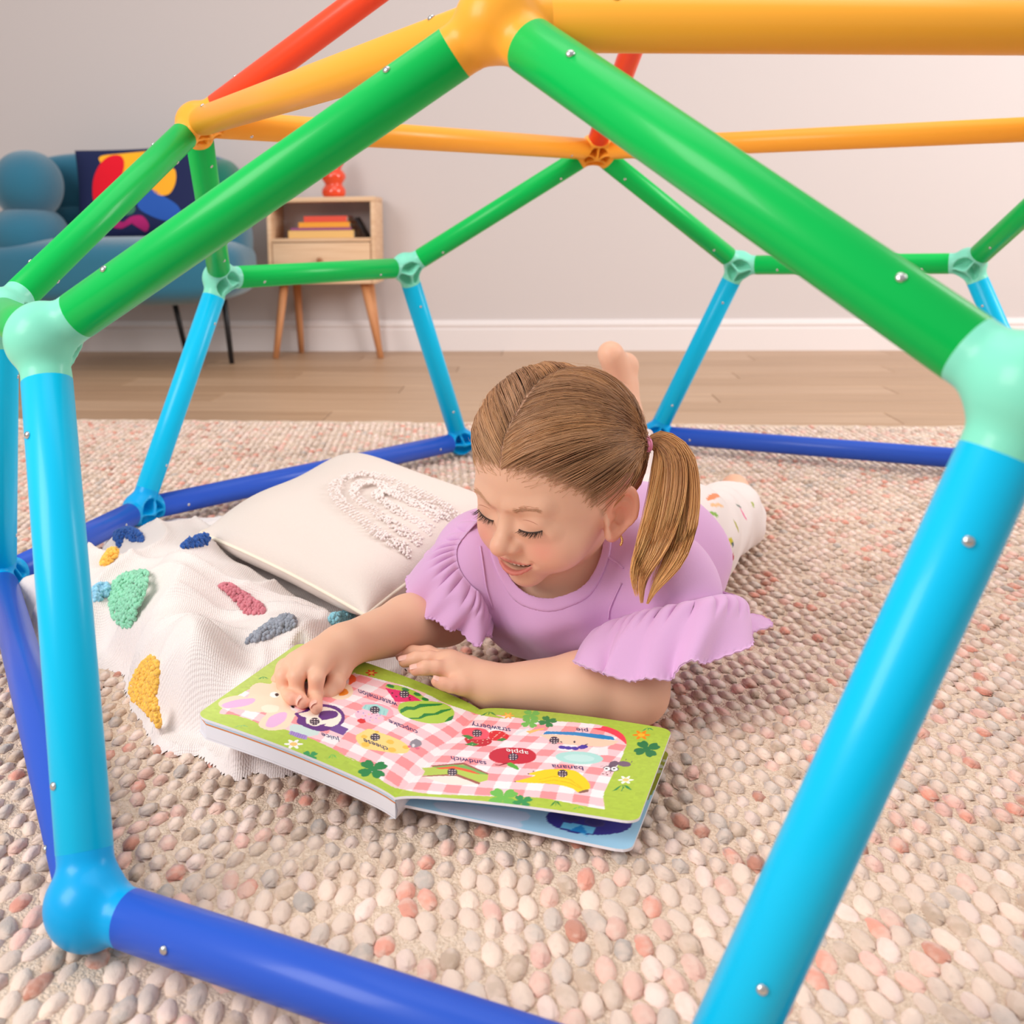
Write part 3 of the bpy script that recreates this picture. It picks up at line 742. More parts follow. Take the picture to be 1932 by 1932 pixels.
# strawberry
sh(blobp(z3([(360, 280), (400, 258), (470, 262), (528, 300), (500, 335), (420, 342), (370, 325)])), (222, 36, 40))
sh(blobp(z3([(160, 330), (200, 305), (300, 310), (380, 330), (375, 365), (300, 388), (210, 378)])), (200, 34, 48))
sh(blobp(z3([(135, 275), (160, 240), (240, 232), (330, 245), (365, 280), (345, 320), (270, 330), (180, 315)])), (250, 84, 104))
for pp in ([(135, 295), (190, 292), (240, 315), (200, 330)], [(160, 372), (220, 352), (280, 372), (230, 385)], [(420, 335), (480, 318), (510, 328), (470, 345)]): sh(z3(pp), (44, 140, 60))
for q in range(14): sh(ell(z3([(385+(q*37) % 125, 272+(q*23) % 55)])[0], .9, .8, 0, 6), (255, 226, 200))
for q in range(10): sh(ell(z3([(190+(q*41) % 170, 330+(q*17) % 45)])[0], .9, .8, 0, 6), (255, 226, 200))
# apple
sh(blobp(z3([(360, 465), (390, 425), (460, 402), (570, 398), (690, 410), (750, 450), (740, 500), (660, 528), (560, 532), (450, 525), (380, 500)])), (202, 40, 58))
sh(z3([(410, 535), (450, 540), (520, 520), (525, 528), (455, 548), (412, 541)]), (130, 30, 40)); sh(blobp(z3([(512, 530), (545, 522), (600, 555), (606, 582), (560, 565), (525, 550)])), (84, 174, 60))
# sandwich
sh(z2([(940, 1260), (1040, 1255), (1150, 1240), (1420, 1205), (1700, 1325), (1690, 1400), (1590, 1430), (1340, 1330), (1150, 1340), (950, 1350), (975, 1300)]), (182, 206, 84))
sh(z2([(1040, 1235), (1420, 1200), (1705, 1325), (1690, 1340), (1415, 1222), (1060, 1250)]), (160, 90, 76))
sh(z2([(1060, 1250), (1300, 1225), (1440, 1232), (1690, 1335), (1560, 1330), (1400, 1262), (1120, 1262)]), (120, 180, 90))
sh(z2([(1100, 1260), (1300, 1240), (1500, 1285), (1610, 1335), (1540, 1325), (1320, 1270), (1140, 1275)]), (238, 98, 52))
sh(z2([(940, 1352), (1150, 1338), (1340, 1328), (1610, 1430), (1590, 1450), (1330, 1352), (1150, 1352), (950, 1362)]), (160, 90, 76))
sh(z2([(960, 1362), (1150, 1352), (1330, 1352), (1570, 1445), (1400, 1456), (1250, 1448), (1100, 1410)]), (252, 232, 222))
# pie and plate
sh(z3([(770, 290), (830, 285), (1100, 300), (1440, 345), (1390, 375), (1300, 390), (1180, 385), (1000, 370), (880, 340)]), (250, 210, 184))
sh(z3([(835, 262), (1080, 268), (1300, 290), (1390, 308), (1405, 335), (1280, 325), (1100, 298), (900, 285), (810, 288)]), (30, 136, 200))
for (a, b) in ((970, 395), (1020, 400), (1075, 404), (1130, 396), (1150, 388)): sh(ell(z3([(a, b)])[0], 7.5, 3.2, 5), (72, 60, 166))
sh(ell(z3([(1070, 350)])[0], 1.6, 2.4, 20), (40, 34, 60)); sh(ell(z3([(960, 350)])[0], 2.4, 1.2, 30), (40, 34, 60)); sh(ell(z3([(1168, 372)])[0], 3.2, 1.1, -20), (60, 50, 90))
sh(ell(z3([(1110, 482)])[0], 45, 12, 3), (176, 226, 220)); sh(ell(z3([(1110, 484)])[0], 29, 7, 3), (196, 234, 230)); 
sh(z3([(1270, 400), (1345, 385), (1350, 460), (1268, 460)]), (250, 236, 238))
# spoon and fork
sh(z3([(575, 282), (600, 262), (690, 234), (700, 240), (620, 276), (590, 296)]), (228, 232, 236)); sh(z3([(668, 262), (720, 252), (820, 235), (822, 242), (735, 268), (700, 282)]), (252, 196, 110))
# banana
sh(blobp(z3([(575, 680), (640, 660), (745, 630), (690, 615), (800, 585), (900, 575), (1060, 585), (1150, 640), (1196, 700), (1190, 742), (1110, 772), (1060, 740), (960, 710), (840, 695), (700, 690)]), 80), (246, 212, 34))
sh(z3([(1190, 742), (1185, 765), (1108, 776), (1100, 768), (1140, 750)]), (140, 100, 84))
for (a, b) in ((580, 680), (690, 615), (730, 593)): sh(ell(z3([(a, b)])[0], 1.4, 1.2, 0, 8), (50, 40, 30))
for k_ in range(2): sh(z3([(780, 660+k_*24), (900, 632+k_*30), (1040, 660+k_*28), (1140, 735+k_*8), (1136, 738+k_*8), (1036, 666+k_*28), (900, 637+k_*30), (780, 664+k_*24)]), (228, 184, 20))
# red napkin corner
RED = blobp(z4([(580, 305), (700, 325), (900, 410), (1010, 520), (1035, 650), (960, 590), (800, 480), (620, 410), (400, 350), (540, 335)]), 80)
sh(RED, (250, 66, 88))
# ant
for (a, b) in ((560, 1095, ), (600, 1175)): pass
sh(ell(z4([(995, 1030)])[0], 12.5, 5.2, 6), (120, 100, 118)); sh(ell(z4([(790, 1030)])[0], 9.5, 5.4, -14), (112, 94, 112)); sh(ell(z4([(740, 1120)])[0], 15, 5.8, 3), (104, 84, 100))
for a in (665, 805): sh(ell(z4([(a, 1125)])[0], 6, 3.9, 0), (252, 250, 250)); sh(ell(z4([(a-10, 1122)])[0], 2.4, 1.3, 0), (50, 40, 50))
for (a, b, c_, d_) in ((800, 970, 820, 925), (1000, 985, 1035, 935), (1115, 1020, 1155, 965), (700, 1045, 530, 1080), (655, 1170, 640, 1215), (740, 1185, 725, 1215)):
    p0, p1 = z4([(a, b), (c_, d_)]); sh([(p0[0]-.5, p0[1]), (p0[0]+.5, p0[1]), (p1[0]+.5, p1[1]), (p1[0]-.5, p1[1])], (100, 80, 96))
for (a, b) in ((588, 1222), (665, 1238)): sh(ell(z4([(a, b)])[0], 2.2, 1.0, 0, 8), (110, 60, 70))
# clovers, flowers, grass on the green border
CLV = [(z2([(382, 1275)])[0], 32, G1, .2), (z1([(1085, 1090)])[0], 17, G2, .1), (z1([(1060, 150)])[0], 19, G1, .4), (z3([(480, 810)])[0], 33, G3, .1), (z3([(640, 840)])[0], 21, G2, .3), (z3([(700, 190)])[0], 19, G3, .2), (z3([(712, 128)])[0], 19, G3, .2), (z3([(848, 182)])[0], 19, G1, .5), (z3([(1670, 408)])[0], 28, (36, 122, 70), .3)]
for c_, r, col, ro in CLV: sh(clover(c_, r, ro), col)
for c_, r, col, cc2 in [(z1([(935, 985)])[0], 18, (250, 246, 240), (250, 200, 120)), (z1([(1645, 335)])[0], 12, (220, 50, 40), (250, 200, 80)), (z3([(520, 132)])[0], 12, (250, 170, 60), (252, 200, 90)), (z3([(1625, 293)])[0], 17, (250, 140, 20), (255, 190, 50)), (z3([(1495, 665)])[0], 15, (252, 248, 240), (250, 210, 130))]:
    sh(flower(c_, r), col); sh(ell(c_, r*.4, r*.2, 0), cc2)
for c_, w, hh, col in [(z1([(660, 370)])[0], 11, 5, G2), (z1([(460, 810)])[0], 14, 4, (120, 190, 130)), (z1([(1290, 1075)])[0], 10, 10, G3), (z3([(360, 100)])[0], 16, 8, G1), (z3([(915, 835)])[0], 11, 12, G1), (z3([(1105, 885)])[0], 14, 6, G3), (z3([(1470, 705)])[0], 20, 12, (34, 140, 76)), (z3([(1680, 232)])[0], 12, 6, G2)]:
    for g_ in grass(c_, w, hh): sh(g_, col)
for c_ in (z2([(405, 600)])[0], z2([(740, 420)])[0], z2([(410, 910)])[0], z1([(1128, 778)])[0], z2([(1570, 865)])[0], z3([(903, 337)])[0], z3([(563, 473)])[0], z3([(972, 612)])[0], z2([(1288, 1308)])[0]): icon(c_, 8.2)
# checked picnic cloth outline (both pages)
CLOTH = blobp(z1([(262, 690), (400, 720), (560, 770), (700, 840), (850, 850), (1080, 930), (1300, 1030), (1500, 1140)])+z2([(0, 1090), (260, 1210), (480, 1400), (620, 1480), (700, 1500), (900, 1540), (1100, 1560)])+z3([(170, 792), (360, 800), (600, 805), (800, 815), (1000, 850), (1200, 890), (1310, 908), (1320, 890), (1310, 800), (1350, 690), (1420, 560), (1480, 430), (1500, 350), (1440, 270), (1300, 215), (1100, 190), (900, 178), (700, 165), (420, 125)])+z2([(1900, 700), (1620, 660), (1400, 590), (1200, 520), (1000, 420), (760, 330), (500, 262), (300, 210), (150, 180)])+z1([(1500, 340), (1300, 380), (1000, 420), (760, 430), (500, 500)]), 400)
def page_colors(surf, U, Vv, side):
    P3 = surf(U, Vv).reshape(-1, 3); P = proj(P3); n = len(P)
    tex = RNG.normal(0, 1, (60, 60)); ii = (np.clip(U.ravel(), 0, .999)*59).astype(int); jj = (np.clip(Vv.ravel(), 0, .999)*59).astype(int)
    c = np.tile(np.array(lin((176, 202, 70))), (n, 1))
    fad = np.clip((U.ravel()-.55)/.45, 0, 1)[:, None] if side == 'L' else np.zeros((n, 1))
    c = c*(1-fad*.45)+np.array(lin((216, 228, 140)))*fad*.45
    c *= (1+.03*tex[ii, jj])[:, None]
    m = inpoly(P, CLOTH)
    # gingham in page coordinates (metres), gently waved
    su, sv = U.ravel()*.19*(-1 if side == 'L' else 1), Vv.ravel()*.18
    su2 = su+.006*np.sin(sv*30)+.001; sv2 = sv+.004*np.sin(su*32)
    a = np.floor(su2/.0128).astype(int) % 2; b = np.floor(sv2/.0128).astype(int) % 2
    g = np.where((a & b)[:, None] > 0, lin((250, 152, 156)), np.where((a | b)[:, None] > 0, lin((252, 204, 210)), lin((250, 240, 242))))
    c[m] = g[m]
    for poly, col in SH:
        k = inpoly(P, poly)
        if k.any(): c[k] = lin(col)
    return c
NU, NV = 285, 260
U, Vv = grid_page(page_left, NU, NV); pgL = board('page', page_left, .0022, m_print, NU, NV, page_colors(page_left, U, Vv, 'L'))
U, Vv = grid_page(page_right, NU, NV); pgR = board('page', page_right, .0022, m_print, NU, NV, page_colors(page_right, U, Vv, 'R'))
# the board underneath on the right: sky, cloud, bird-like dark shape, green top
SH2 = []
def low_colors(U, Vv):
    P = proj(page_low(U, Vv).reshape(-1, 3)); n = len(P); c = np.tile(np.array(lin((168, 216, 244))), (n, 1))
    top = inpoly(P, [(1197, 1519), (1212, 1523), (1300, 1400), (1100, 1300), (900, 1300), (900, 1470)]); c[top] = lin((140, 150, 24))
    for poly, col in [(blobp(z3([(-100, 860), (20, 850), (300, 880), (660, 930), (690, 990), (620, 1010), (640, 1050), (560, 1060), (380, 1010), (0, 925)])), (206, 222, 246)),
                      (ell(z3([(1195, 1000)])[0], 82, 27, 4), (52, 44, 140)), (z3([(985, 1012), (1240, 1060), (1215, 1110), (1160, 1105), (1180, 1140), (1100, 1090), (960, 1062)]), (110, 198, 240)), (z3([(1025, 1082), (1130, 1035), (1180, 1112)]), (22, 140, 214)),
                      (ell(z3([(1035, 985)])[0], 17, 6, 5), (74, 62, 120)), (ell(z3([(1240, 1020)])[0], 19, 7, 8), (74, 62, 120)), (ell(z3([(1035, 982)])[0], 14, 4.5, 5), (52, 44, 120)), (ell(z3([(1240, 1017)])[0], 16, 5.5, 8), (52, 44, 120)),
                      (ell(z4([(1490, 1250)])[0], 8, 5, 20), (176, 186, 170)), (ell(z4([(1600, 1165)])[0], 11, 4.0, 8), (176, 186, 170)), (ell(z4([(1660, 1075)])[0], 10, 3.4, 8), (184, 192, 176)), (ell(z4([(1770, 970)])[0], 5, 2.4, 8), (184, 192, 176)), (ell(z4([(1690, 885)])[0], 5, 4, 0), (96, 130, 24))]:
        k = inpoly(P, poly); c[k] = lin(col)
    return c
U, Vv = grid_page(page_low, 150, 136); board('lower_page', page_low, .0024, m_print, 150, 136, low_colors(U, Vv))
# left stack: two more leaves (one with an orange edge) and the thick white block with the cover
m_or = mat('orange_edge', (226, 132, 60), .5)
m_lb = mat('pale_blue_edge', (196, 216, 232), .5)
off = lambda s, dz, du=1.: (lambda u, v: s(np.asarray(u)*du, v)-np.array([0, 0, dz]))
board('leaf', off(page_left, .0024, 1.002), .0016, m_paper, 24, 24, edge_m=m_lb)
board('leaf', off(page_left, .0042, 1.004), .0011, m_paper, 24, 24, edge_m=m_or)
board('sound_block', off(page_left, .0055, 1.006), .0115, m_paper, 24, 24)
board('back_cover', off(page_left, .0173, 1.012), .0016, m_paper, 24, 24)
# spine strip closing the stack at the gutter
sp = []
V = []; 
for v in np.linspace(0, 1, 12):
    a = SN*(1-v)+SF*v; d = (BRc-SN); d = d/np.linalg.norm(d)
    for k_, (dx, dz) in enumerate([(-.001, -.006), (.0012, -.008), (.0022, -.014), (.0008, -.021), (-.006, -.0225)]): V.append(a+d*dx+np.array([0, 0, dz]))
F = [(i*5+j, i*5+j+1, (i+1)*5+j+1, (i+1)*5+j) for i in range(11) for j in range(4)]
mesh_obj('spine', V, F, m_paper, bk)
# --- lettering
def word_mesh(text):
    cu_ = bpy.data.curves.new('t', 'FONT'); cu_.body = text; cu_.size = 1; cu_.resolution_u = 3
    o = bpy.data.objects.new('t', cu_); COL.objects.link(o)
    me = bpy.data.meshes.new_from_object(o.evaluated_get(bpy.context.evaluated_depsgraph_get())) if False else o.to_mesh()
    bm = bmesh.new(); bm.from_mesh(me); bmesh.ops.triangulate(bm, faces=bm.faces[:])
    V = np.array([v.co[:2] for v in bm.verts]); F = np.array([[v.index for v in f.verts] for f in bm.faces]); bm.free()
    o.to_mesh_clear(); bpy.data.objects.remove(o); bpy.data.curves.remove(cu_)
    return V, F
def page_hit(P, surf):
    """photo px -> (u,v) on the page by Newton steps"""
    uv = np.full((len(P), 2), .5)
    for _ in range(12):
        f0 = proj(surf(uv[:, 0], uv[:, 1])); e = 1e-4
        fu = (proj(surf(uv[:, 0]+e, uv[:, 1]))-f0)/e; fv = (proj(surf(uv[:, 0], uv[:, 1]+e))-f0)/e
        r = P-f0; det = fu[:, 0]*fv[:, 1]-fu[:, 1]*fv[:, 0]
        du = (r[:, 0]*fv[:, 1]-r[:, 1]*fv[:, 0])/det; dv = (fu[:, 0]*r[:, 1]-fu[:, 1]*r[:, 0])/det
        uv += np.clip(np.stack([du, dv], 1), -.3, .3)
    return uv
m_ink = mat('navy_ink', (58, 52, 112), .5); m_wink = mat('white_ink', (252, 248, 246), .5)
def word(text, p_start, p_end, up, surf, par, m=m_ink):
    V, F = word_mesh(text); x0_, x1_ = V[:, 0].min(), V[:, 0].max()
    ps, pe = np.array(p_start, float), np.array(p_end, float); u = np.array(up, float)      # up: px of one x-height
    P = ps+(V[:, :1]-x0_)/(x1_-x0_)*(pe-ps)+V[:, 1:]/.5*u
    uv = page_hit(P, surf); V3 = surf(uv[:, 0], uv[:, 1])+np.array([0, 0, .0003])
    o = mesh_obj('lettering', V3, F, m, par, smooth=False)
W2 = lambda x, y: z2([(x, y)])[0]
word('watermelon', W2(655, 520), W2(215, 365), (1.6, 7.0), page_left, pgL)
word('cupcake', W2(886, 835), W2(560, 708), (2.2, 6.5), page_left, pgL)
word('cheese', W2(548, 1025), W2(272, 925), (2.2, 6.5), page_left, pgL)
word('juice', z1([(1350, 930)])[0], z1([(1185, 880)])[0], (2.0, 6.0), page_left, pgL)
word('strawberry', z3([(537, 238)])[0], z3([(215, 190)])[0], (1.6, -6.5*-1), page_right, pgR)
word('pie', z3([(1180, 245)])[0], z3([(1082, 236)])[0], (1.2, 5.2), page_right, pgR)
word('apple', z3([(686, 432)])[0], z3([(503, 408)])[0], (1.2, 5.6), page_right, pgR, m_wink)
word('sandwich', W2(1672, 1190), W2(1270, 1128), (1.2, 6.0), page_right, pgR)
word('banana', z3([(1140, 556)])[0], z3([(880, 538)])[0], (1.0, 5.6), page_right, pgR)
# ================================================================ crumpled blanket with tufted spots
ctrl = [(30, 1126, .020), (70, 1108, .040), (120, 1120, .050), (170, 1128, .050), (205, 1140, .046), (60, 1160, .022), (110, 1190, .022), (170, 1215, .022), (225, 1190, .036),
        (200, 1100, .012), (190, 1082, .030), (205, 1050, .045), (225, 1015, .060), (300, 1003, .055), (380, 1002, .050), (260, 1060, .014),
        (345, 1046, .088), (300, 1062, .075), (265, 1090, .066), (420, 1070, .082), (470, 1102, .070), (520, 1125, .062), (575, 1150, .062), (610, 1176, .055), (640, 1190, .034),
        (255, 1160, .060), (300, 1150, .078), (350, 1140, .080), (380, 1180, .084), (420, 1160, .062), (455, 1215, .060), (500, 1195, .068), (550, 1190, .070), (590, 1215, .058),
        (262, 1215, .046), (300, 1250, .056), (350, 1260, .060), (400, 1270, .056), (460, 1262, .046), (520, 1262, .042),
        (280, 1310, .040), (320, 1330, .046), (360, 1350, .040), (330, 1385, .022), (300, 1385, .010), (262, 1330, .010), (246, 1262, .012), (400, 1420, .022), (440, 1400, .024), (460, 1440, .014), (500, 1440, .012), (540, 1440, .006),
        (500, 1330, .036), (600, 1330, .034), (600, 1400, .024), (700, 1270, .022), (735, 1262, .014), (680, 1240, .020), (430, 1010, .040), (520, 1060, .036), (600, 1100, .030), (560, 960, .034), (640, 960, .034)]
cp_ = np.array([onz(x, y, z) for x, y, z in ctrl])
edge_px = [(8, 1130), (30, 1112), (75, 1092), (130, 1098), (168, 1090), (172, 1072), (196, 1040), (212, 1004), (250, 996), (330, 984), (430, 976), (560, 930), (700, 930), (800, 960), (860, 1040), (830, 1130), (770, 1190), (752, 1262), (700, 1300), (690, 1380), (600, 1430), (545, 1448), (512, 1452), (480, 1446), (446, 1456), (420, 1440), (404, 1430), (380, 1412), (335, 1412), (300, 1396), (280, 1360), (258, 1330), (246, 1290), (240, 1264), (186, 1250), (140, 1240), (80, 1212), (40, 1170)]
edge = np.array([onz(x, y, 0)[:2] for x, y in edge_px])
edge = resample(edge, 160, True)
ex = np.column_stack([edge, np.full(len(edge), .004)])
def tps(X, Z, lam=3e-6):
    n = len(X); r = np.linalg.norm(X[:, None]-X[None], axis=2); K = np.where(r > 0, r*r*np.log(r+1e-12), 0)+lam*np.eye(n)
    Pm = np.column_stack([np.ones(n), X]); A = np.block([[K, Pm], [Pm.T, np.zeros((3, 3))]])
    return np.linalg.solve(A, np.concatenate([Z, np.zeros(3)]))
TX = np.concatenate([cp_[:, :2], ex[::2, :2]]); TW = tps(TX, np.concatenate([cp_[:, 2], ex[::2, 2]]))
def bh0(P):
    P = np.asarray(P, float); out = np.zeros(len(P))
    for s in range(0, len(P), 20000):
        q = P[s:s+20000]; r = np.linalg.norm(q[:, None]-TX[None], axis=2); K = np.where(r > 0, r*r*np.log(r+1e-12), 0)
        out[s:s+20000] = K@TW[:len(TX)]+TW[len(TX)]+q@TW[len(TX)+1:]
    return out
_wr = [(RNG.uniform(0, np.pi), RNG.uniform(28, 95), RNG.uniform(0, 6), RNG.uniform(.6, 1.4)) for _ in range(9)]
def wrinkle(P):
    w = np.zeros(len(P)); x, y = P[:, 0], P[:, 1]
    for a, f, ph, am in _wr:
        wx = x+.02*np.sin(y*23+ph); wy = y+.02*np.sin(x*19+ph*2)
        w += am*np.sin(f*(wx*math.cos(a)+wy*math.sin(a))+ph)*(26/f)
    a_ = np.abs(np.sin(30*(x*.8+y*.6)+2.2*np.sin(9*(y-x))+1.1*np.sin(21*y)))
    b_ = np.abs(np.sin(21*(x*.35-y*.94)+2.6*np.sin(11*x+6*y)))
    return w*.0020+.010*(1-a_)**2.2+.009*(1-b_)**2.4
Lc, Tc, Bc = [onz(*k)+np.array([0, 0, .006]) for k in ((378, 1014, .085), (668, 872, .118), (690, 1172, .058))]; Rc = Tc+Bc-Lc
def plane_z(A, B, C_, P): n_ = np.cross(B-A, C_-A); return A[2]-((P[:, 0]-A[0])*n_[0]+(P[:, 1]-A[1])*n_[1])/n_[2]
def bh(P):
    z = bh0(P); z = np.maximum(.0028, z+wrinkle(P)*np.clip(z/.03, 0, 1)*1.1)
    # pressed flat under the book and under the pillow
    ub = inpoly(P, np.array([SN, SF, TLc, BLc])[:, :2]); z = np.where(ub, np.minimum(z, np.maximum(plane_z(SN, SF, TLc, P)-.0215, .0028)), z)
    a_ = ((P-Lc[:2])@np.linalg.inv(np.column_stack([(Tc-Lc)[:2], (Bc-Lc)[:2]])).T)*2-1; ip = (np.abs(a_) < 1).all(1)
    th_ = .048*np.clip(1-a_[:, 0]**4, 0, 1)**.55*np.clip(1-a_[:, 1]**4, 0, 1)**.55
    return np.where(ip, np.minimum(z, np.maximum(plane_z(Lc, Tc, Bc, P)-th_*1.12-.004, .0028)), z)
lo = edge.min(0)-.014; hi = edge.max(0)+.014; st = .0034
nx, ny = int((hi[0]-lo[0])/st)+1, int((hi[1]-lo[1])/st)+1
gx, gy = np.meshgrid(lo[0]+st*np.arange(nx), lo[1]+st*np.arange(ny), indexing='ij'); GP = np.column_stack([gx.ravel(), gy.ravel()])
e2_ = np.concatenate([edge, edge[:1]]); seg_a, seg_d = e2_[:-1], np.diff(e2_, axis=0)
def edge_dist(P):
    out = np.empty(len(P))
    for s in range(0, len(P), 8000):
        q = P[s:s+8000, None]-seg_a[None]; t = np.clip((q*seg_d).sum(2)/((seg_d**2).sum(1)+1e-12), 0, 1); out[s:s+8000] = np.min(np.linalg.norm(q-t[..., None]*seg_d, axis=2), 1)
    return np.where(inpoly(P, edge), out, -out)
SD = edge_dist(GP); ins = SD > -.009
I = np.arange(nx*ny).reshape(nx, ny)
Q = np.stack([I[:-1, :-1], I[1:, :-1], I[1:, 1:], I[:-1, 1:]], -1).reshape(-1, 4); Q = Q[ins[Q].all(1)]
used, inv = np.unique(Q, return_inverse=True); Q = inv.reshape(-1, 4); BP = GP[used]; BZ = bh(BP)
# soft rim: the cloth rolls down into the rug at its outline
de = SD[used]
BZ = np.minimum(BZ, np.where(de > 0, .0030+np.sqrt(np.clip(de, 0, None))*.42, .0030+de*1.1))
Vb = np.column_stack([BP, BZ])
book_low = None
bl = empty('tufted_blanket', (float(BP[:, 0].mean()), float(BP[:, 1].mean()), 0)); tag(bl, 'crumpled white gauze blanket with colourful tufted spots beside the book', 'blanket')
m_gauze = mat('white_gauze', (236, 224, 220), .95, .12, sheen=.2)
nt = m_gauze.node_tree
tc = nt.nodes.new('ShaderNodeTexCoord'); bn = nt.nodes.new('ShaderNodeBump'); bn.inputs['Strength'].default_value = .35; bn.inputs['Distance'].default_value = .0016
w1 = nt.nodes.new('ShaderNodeTexWave'); w1.inputs['Scale'].default_value = 150; w1.inputs['Distortion'].default_value = 2.5; w1.inputs['Detail'].default_value = 2; w1.inputs['Detail Scale'].default_value = 3
w2 = nt.nodes.new('ShaderNodeTexWave'); w2.bands_direction = 'Y'; w2.inputs['Scale'].default_value = 150; w2.inputs['Distortion'].default_value = 2.5; w2.inputs['Detail'].default_value = 2; w2.inputs['Detail Scale'].default_value = 3
ad = nt.nodes.new('ShaderNodeMath'); ad.operation = 'ADD'
for w in (w1, w2): nt.links.new(tc.outputs['Object'], w.inputs['Vector'])
nt.links.new(w1.outputs['Fac'], ad.inputs[0]); nt.links.new(w2.outputs['Fac'], ad.inputs[1]); nt.links.new(ad.outputs[0], bn.inputs['Height'])
nt.links.new(bn.outputs['Normal'], nt.nodes['Principled BSDF'].inputs['Normal'])
n = len(Vb)
# the rim is rolled under into the rug pile
Vall = Vb
Fall = Q
cloth = mesh_obj('cloth', Vall, Fall, m_gauze, bl)
BGRID = {}
def surf_hit(P, hfun, zmax=.14):
    """photo px -> point of the height field seen there"""
    out = []
    D = np.array([ray(x, y) for x, y in P]); t = (zmax-CAM_H)/D[:, 2]; t1 = (0-CAM_H)/D[:, 2]; done = np.zeros(len(P), bool); T = t1.copy()
    for k in range(120):
        tt = t+(t1-t)*k/119; X = CC+D*tt[:, None]; h_ = hfun(X[:, :2]); hit = (~done) & (X[:, 2] <= h_); T[hit] = tt[hit]; done |= hit
    return CC+D*T[:, None]
ICO = None
def ico():
    global ICO
    if ICO is None:
        bm = bmesh.new(); bmesh.ops.create_icosphere(bm, subdivisions=1, radius=1); bm.verts.ensure_lookup_table()
        ICO = (np.array([v.co[:] for v in bm.verts]), np.array([[v.index for v in f.verts] for f in bm.faces])); bm.free()
    return ICO
def tuft(name, pix, color, par, hfun, n=420, r=.0024, h=.008, zmax=.14):
    poly = resample(pix, 48, True); lo_ = poly.min(0); hi_ = poly.max(0); P = []
    while len(P) < n:
        q = RNG.uniform(lo_, hi_, (n*2, 2)); P += list(q[inpoly(q, poly)])
    P = np.array(P[:n]); S = surf_hit(P, hfun, zmax)
    dd = np.min(np.linalg.norm(P[:, None]-poly[None], axis=2), 1); lift = h*np.clip(dd/ (dd.max()*.55+1e-6), .15, 1)**.6
    S[:, 2] += lift*RNG.uniform(.55, 1.0, n)
    iv, fi = ico(); sc = r*RNG.uniform(.75, 1.3, (n, 1, 1))*np.array([1, 1, 1.1]); V = (iv[None]*sc*(1+RNG.normal(0, .12, (n, len(iv), 1)))+S[:, None]).reshape(-1, 3)
    F = (fi[None]+(np.arange(n)*len(iv))[:, None, None]).reshape(-1, 3)
    c = np.repeat(np.clip(np.array(lin(color))*RNG.uniform(.85, 1.12, (n, 1)), 0, 1), len(iv), 0)
    o = mesh_obj(name, V, F, mat('tuft_yarn', (200, 200, 200), .95, .1, sheen=.3, color_node='attr'), par, cols=c); o['kind'] = 'stuff'; return o
bhf = lambda P: np.where(inpoly(P, edge), bh(P), 0)
for pix, c_, n_ in [([(206, 1132), (216, 1100), (240, 1084), (278, 1080), (276, 1112), (262, 1150), (244, 1188), (222, 1180), (210, 1160)], (146, 212, 178), 760),
                 ([(246, 1300), (262, 1262), (288, 1242), (300, 1270), (296, 1320), (304, 1366), (296, 1372), (270, 1340), (248, 1322)], (244, 190, 84), 760),
                 ([(415, 1108), (440, 1110), (470, 1130), (500, 1152), (494, 1160), (464, 1160), (446, 1138)], (206, 122, 134), 420),
                 ([(466, 1212), (500, 1186), (534, 1168), (556, 1170), (556, 1186), (520, 1202), (480, 1215)], (150, 154, 166), 460),
                 ([(214, 1012), (238, 1000), (262, 1006), (270, 1022), (250, 1024), (236, 1018), (226, 1034)], (48, 92, 166), 340),
                 ([(342, 1034), (362, 1022), (392, 1014), (392, 1028), (366, 1036)], (42, 88, 164), 260),
                 ([(190, 1064), (204, 1044), (222, 1040), (218, 1056), (198, 1070)], (246, 190, 84), 220),
                 ([(176, 1112), (204, 1106), (206, 1124), (182, 1138)], (150, 206, 232), 220),
                 ([(622, 1168), (650, 1160), (668, 1166), (650, 1182), (630, 1186)], (146, 206, 222), 220)]:
    tuft('tuft', pix, c_, bl, bhf, n_)

# ================================================================ cream pillow with a tufted rainbow
pl_ = empty('rainbow_pillow', (-.083, 1.41, .03)); tag(pl_, 'cream square pillow with tufted rainbow arcs lying on the blanket', 'pillow')
pc = (Lc+Tc+Bc+Rc)/4
pu = (Tc-Lc); pv = (Bc-Lc); hwp, hhp = np.linalg.norm(pu)/2, np.linalg.norm(pv)/2; pu /= 2*hwp; pv /= 2*hhp
pn = np.cross(pv, pu); pn /= np.linalg.norm(pn); pn = pn if pn[2] > 0 else -pn
pvx = pv-pu*(pv@pu)
m_pil = mat('cream_cotton', (230, 216, 208), .95, .12, sheen=.15, bump=(500, .35, .0015, 3))
V, F, pmap = puffy(pc, pu, pv, pn, hwp, hhp, .048, n=48, pinch=.09)
# dents and a little sag
ca = ((V-pc)@pu)/hwp; cb = ((V-pc)@pv)/hhp
V = V+pn*(-.006*np.exp(-((ca-.2)**2+(cb-.1)**2)/.2)+.002*np.sin(ca*7+cb*4))[:, None]
mesh_obj('cover', V, F, m_pil, pl_)
# piped seam round the edge
t = np.linspace(-1, 1, 40); rim = np.concatenate([np.column_stack([t, -np.ones(40)]), np.column_stack([np.ones(40), t]), np.column_stack([-t, np.ones(40)]), np.column_stack([-np.ones(40), -t])])
rp = pmap(rim[:, 0], rim[:, 1]); rp = np.concatenate([rp, rp[:1]])
V, F = tube_vf(rp[::2], .0022, 8, caps=False); mesh_obj('seam', V, F, mat('cream_piping', (244, 232, 214), .9), pl_)
